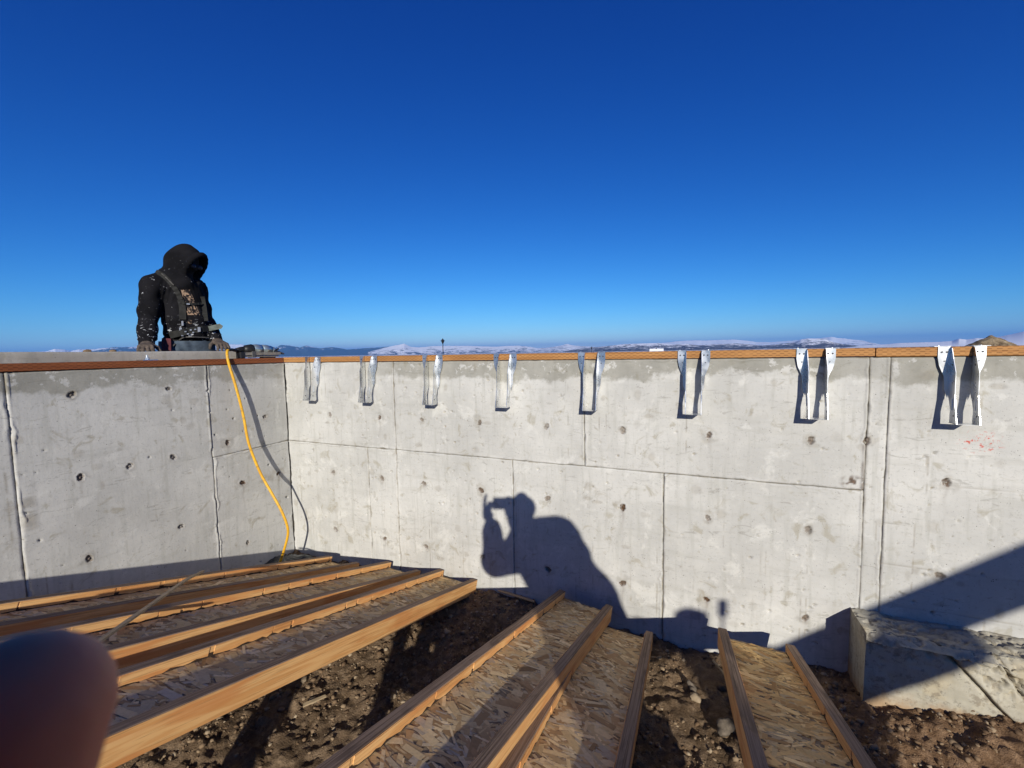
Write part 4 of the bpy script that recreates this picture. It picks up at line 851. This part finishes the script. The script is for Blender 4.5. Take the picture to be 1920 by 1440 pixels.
ribbon([surf(x_, y_) for x_, y_ in spline([(520, 1235), (640, 1205), (760, 1180), (880, 1160), (1000, 1150)], 4)], .045, .008, 'tool_belt', WEBB, wk)
for cx, cy in ((705, 1190), (735, 1218), (770, 1170), (800, 1200), (825, 1162), (668, 1238)): nub(cx, cy, .006, .0045, 'belt_mark', SIL, .014)
p = surf(990, 1150, .03)-wb0; q = W(1165, 1120, .16)-wb0; d_ = nrm(q-p); n_ = nrm(np.cross(d_, wv))
MB().prism([p-n_*.016, q-d_*.02-n_*.020, q, q-d_*.015+n_*.018, p+n_*.020], wv*.008).build('hand_tool', plain('dull_tool_steel', (.11, .125, .11), .55, .3), wk)
p = surf(470, 1345, .01)-wb0; MB().prism([p-uv*.030-zv*.05, p+uv*.026-zv*.05, p+uv*.030+zv*.04, p-uv*.022+zv*.045], wv*.02).build('pouch', plain('maroon_pouch', (.10, .025, .03), .8), wk, bevel=.004)
ribbon([surf(x_, y_, .008) for x_, y_ in spline([(545, 1370), (660, 1270), (760, 1255), (990, 1262)], 4)], .008, .004, 'hem', GREYW, jack)

# ---- the photographer, standing with feet right of the lone joist, holding the phone
def S(dx, dz, b): return CAM+np.array([dx+.467*b, -b, dz-.015+.389*b])           # b metres nearer the sun along the light
def C(r, u, f): return CAM+RI*r+UP*u+FW*f
FZ = -.33; pb = np.array([3.62, -2.95, FZ])
ph = empty('person', pb, label='person taking the photograph, one fingertip reaching in front of the lens', cat='person')
hdc = S(.150, -.060, .21); shR = S(.400, -.135, .40); shL = S(.18, -.22, .36); elR = S(.50, -.27, .34); elL = S(-.022, -.395, .12)
wrL = C(-.042, -.125, -.035); wrR = C(.105, -.115, -.06); chest = S(.31, -.27, .42); waist = S(.47, -.50, .50); hip = S(.53, -.68, .52)
sk = Mt('skin', .55, 0, .4); ns = sk.noise(60, 4); sk.col(sk.mix(sk.rng(ns, .3, .7), (.48, .165, .085), (.56, .21, .115))); sk.b.inputs['Subsurface Weight'].default_value = .35; sk.b.inputs['Subsurface Radius'].default_value = (1, .25, .12); sk.b.inputs['Subsurface Scale'].default_value = .006
sk.bump(sk.noise(420, 3), .25, .0006); SKIN = sk.m; sk.b.inputs['Specular IOR Level'].default_value = .15
b = SDF(np.array([2.7, -3.35, FZ]), np.array([4.15, -2.25, 1.56]), .011)
b.ell(hdc, (.078, .096, .115)).ell(hdc+(-.035, .085, -.02), (.016, .02, .02), None, .02).cap(hdc-(0, 0, .06), chest+(-.03, .0, .12), .055, .065, .03)
b.cap(shL, shR, .06, .06, .05).cap(chest, waist, .13, .12, .06).cap(waist, hip, .12, .13, .05).chain([shL, elL, wrL], [.05, .042, .027]).chain([shR, elR, wrR], [.05, .042, .027])
feet = [np.array([3.52, -2.78, FZ]), np.array([3.82, -3.02, FZ])]; hips = [hip+(-.08, .04, -.02), hip+(.09, -.04, -.02)]
for f_, h_ in zip(feet, hips):
    kn_ = (f_+h_)/2+np.array([-.03, .06, .02]); b.chain([h_, kn_, f_+(0, 0, .09)], [.085, .058, .042], .03)
    bt = SDF(f_-.2, f_+.3, .009).cap(f_+(0, 0, .20), f_+(0, 0, .07), .062, .055).cap(f_+(.01, -.02, .045), f_+(-.05, .15, .04), .045, .04, .02); link('boot', bt.mesh('boot', pb), BLK, ph, smooth=True)
V1 = b.mesh('inner', pb)
# hands on a finer grid, then both surfaces in the one body mesh
lo, hi = C(-.13, -.17, -.08), C(.04, .06, .08); lo, hi = np.minimum(lo, hi)-.06, np.maximum(lo, hi)+.06
hl = SDF(lo, hi, .0022); hl.cap(wrL, C(-.066, -.082, -.028), .026, .022, .02).cap(C(-.064, -.085, -.030), C(-.050, -.014, -.030), .019, .016, .02).cap(C(-.066, -.10, -.03), C(-.078, -.055, -.022), .022, .016, .02)
hl.chain([C(-.072, -.102, -.014), C(-.069, -.088, .022), C(-.0615, -.064, .043), C(-.0575, -.0385, .0495)], [.0115, .0105, .0100, .0091], .006)     # the finger before the lens
hl.chain([C(-.078, -.07, -.018), C(-.084, -.03, -.010), C(-.080, .008, -.012), C(-.073, .036, -.014)], [.0125, .0105, .0098, .0082], .006)          # finger up along the edge
hl.chain([C(-.060, -.105, -.020), C(-.052, -.100, .012), C(-.044, -.080, .006)], [.0115, .0105, .0090], .006)
hl.chain([C(-.052, -.112, -.024), C(-.040, -.108, .006), C(-.032, -.090, .002)], [.011, .0095, .0082], .006)
hl.chain([C(-.060, -.075, -.038), C(-.046, -.040, -.030), C(-.034, -.012, -.024)], [.015, .0115, .0095], .008)                                    # thumb on the screen side
V2 = hl.mesh('hand', pb)
lo, hi = box_of([wrR, C(.10, .05, -.03), C(.16, -.08, -.02)], .09); hr = SDF(lo, hi, .004); hr.cap(wrR, wrR+(C(.14, -.02, -.03)-wrR)*.4, .027, .026, .02); hand(hr, wrR+UP*.01, UP*.85-RI*.25, -RI*.6+FW*.6, -1, (.35, .7, .6)); V3 = hr.mesh('hand', pb)
bmx = bmesh.new()
for m_ in (V1, V2, V3): bmx.from_mesh(m_)
me = bpy.data.meshes.new('body'); bmx.to_mesh(me); bmx.free(); link('body', me, SKIN, ph, smooth=True)
jc = SDF(np.array([2.6, -3.45, .3]), np.array([4.25, -2.2, 1.5]), .012)
jc.cap(shL, shR, .085, .082, .06).ell(chest, (.19, .17, .20), None, .06).ell(S(.36, -.36, .44), (.19, .17, .2), None, .05).ell(waist, (.255, .18, .18), None, .06).ell(hip+(0, 0, .05), (.27, .17, .14), None, .05)
jc.chain([shL+(0, 0, -.07), elL, wrL+(elL-wrL)*.14], [.125, .086, .056], .05).chain([shR, elR, wrR+(elR-wrR)*.12], [.085, .075, .05], .04).cap(chest+(-.03, 0, .12), hdc+(.03, -.05, -.10), .08, .075, .04).cap(S(.44, -.20, .42), S(.655, -.56, .50), .085, .095, .05).wrinkle(.006, 24, 4)
COAT = plain('navy_work_coat', (.03, .035, .05), .9); link('coat', jc.mesh('coat', pb), COAT, ph, smooth=True)
tq = SDF(np.array([3.2, -3.4, FZ+.05]), np.array([4.2, -2.4, 1.0]), .013); tq.ell(hip, (.19, .15, .13))
for f_, h_ in zip(feet, hips): tq.chain([h_, (f_+h_)/2+np.array([-.03, .06, .02]), f_+(0, 0, .12)], [.11, .085, .075], .04)
link('trousers', tq.mesh('trousers', pb), JEAN, ph, smooth=True)
cpm = SDF(hdc-.25, hdc+.25, .008).ell(hdc+(0, 0, .035), (.092, .108, .085)).cap(hdc+(-.03, .09, .05), hdc+(-.06, .15, .045), .05, .04, .02); link('cap', cpm.mesh('cap', pb), COAT, ph, smooth=True)
po = empty('phone', tuple(C(0, 0, -.010)), label='black phone held up level by the photographer', cat='phone'); mp = Matrix.Identity(4)
for i in range(3): mp[i][0], mp[i][1], mp[i][2], mp[i][3] = RI[i], UP[i], -FW[i], C(0, 0, -.010)[i]
po.matrix_world = mp
MB().box((-.030, -.055, -.0035), (.128, .020, .0045)).build('phone_body', plain('phone_black', (.012, .012, .014), .25, 0, .5), po, bevel=.002)
MB().box((-.026, -.052, .0047), (.124, .017, .0050)).build('screen', gl, po)

# ------------------------------------------------------------------ air between here and the mountains
hz = MB().box((-27500, -27500, -16), (27500, 27500, 460)).build('haze', None, kind='stuff')
hm = bpy.data.materials.new('haze_air'); hm.use_nodes = True; t_ = hm.node_tree; t_.nodes.remove(t_.nodes['Principled BSDF']); pv = t_.nodes.new('ShaderNodeVolumePrincipled')
pv.inputs['Color'].default_value = (.13, .42, 1.0, 1); pv.inputs['Density'].default_value = 6.5e-5; pv.inputs['Anisotropy'].default_value = 0.0
t_.links.new(pv.outputs[0], t_.nodes['Material Output'].inputs['Volume']); hz.data.materials.append(hm)
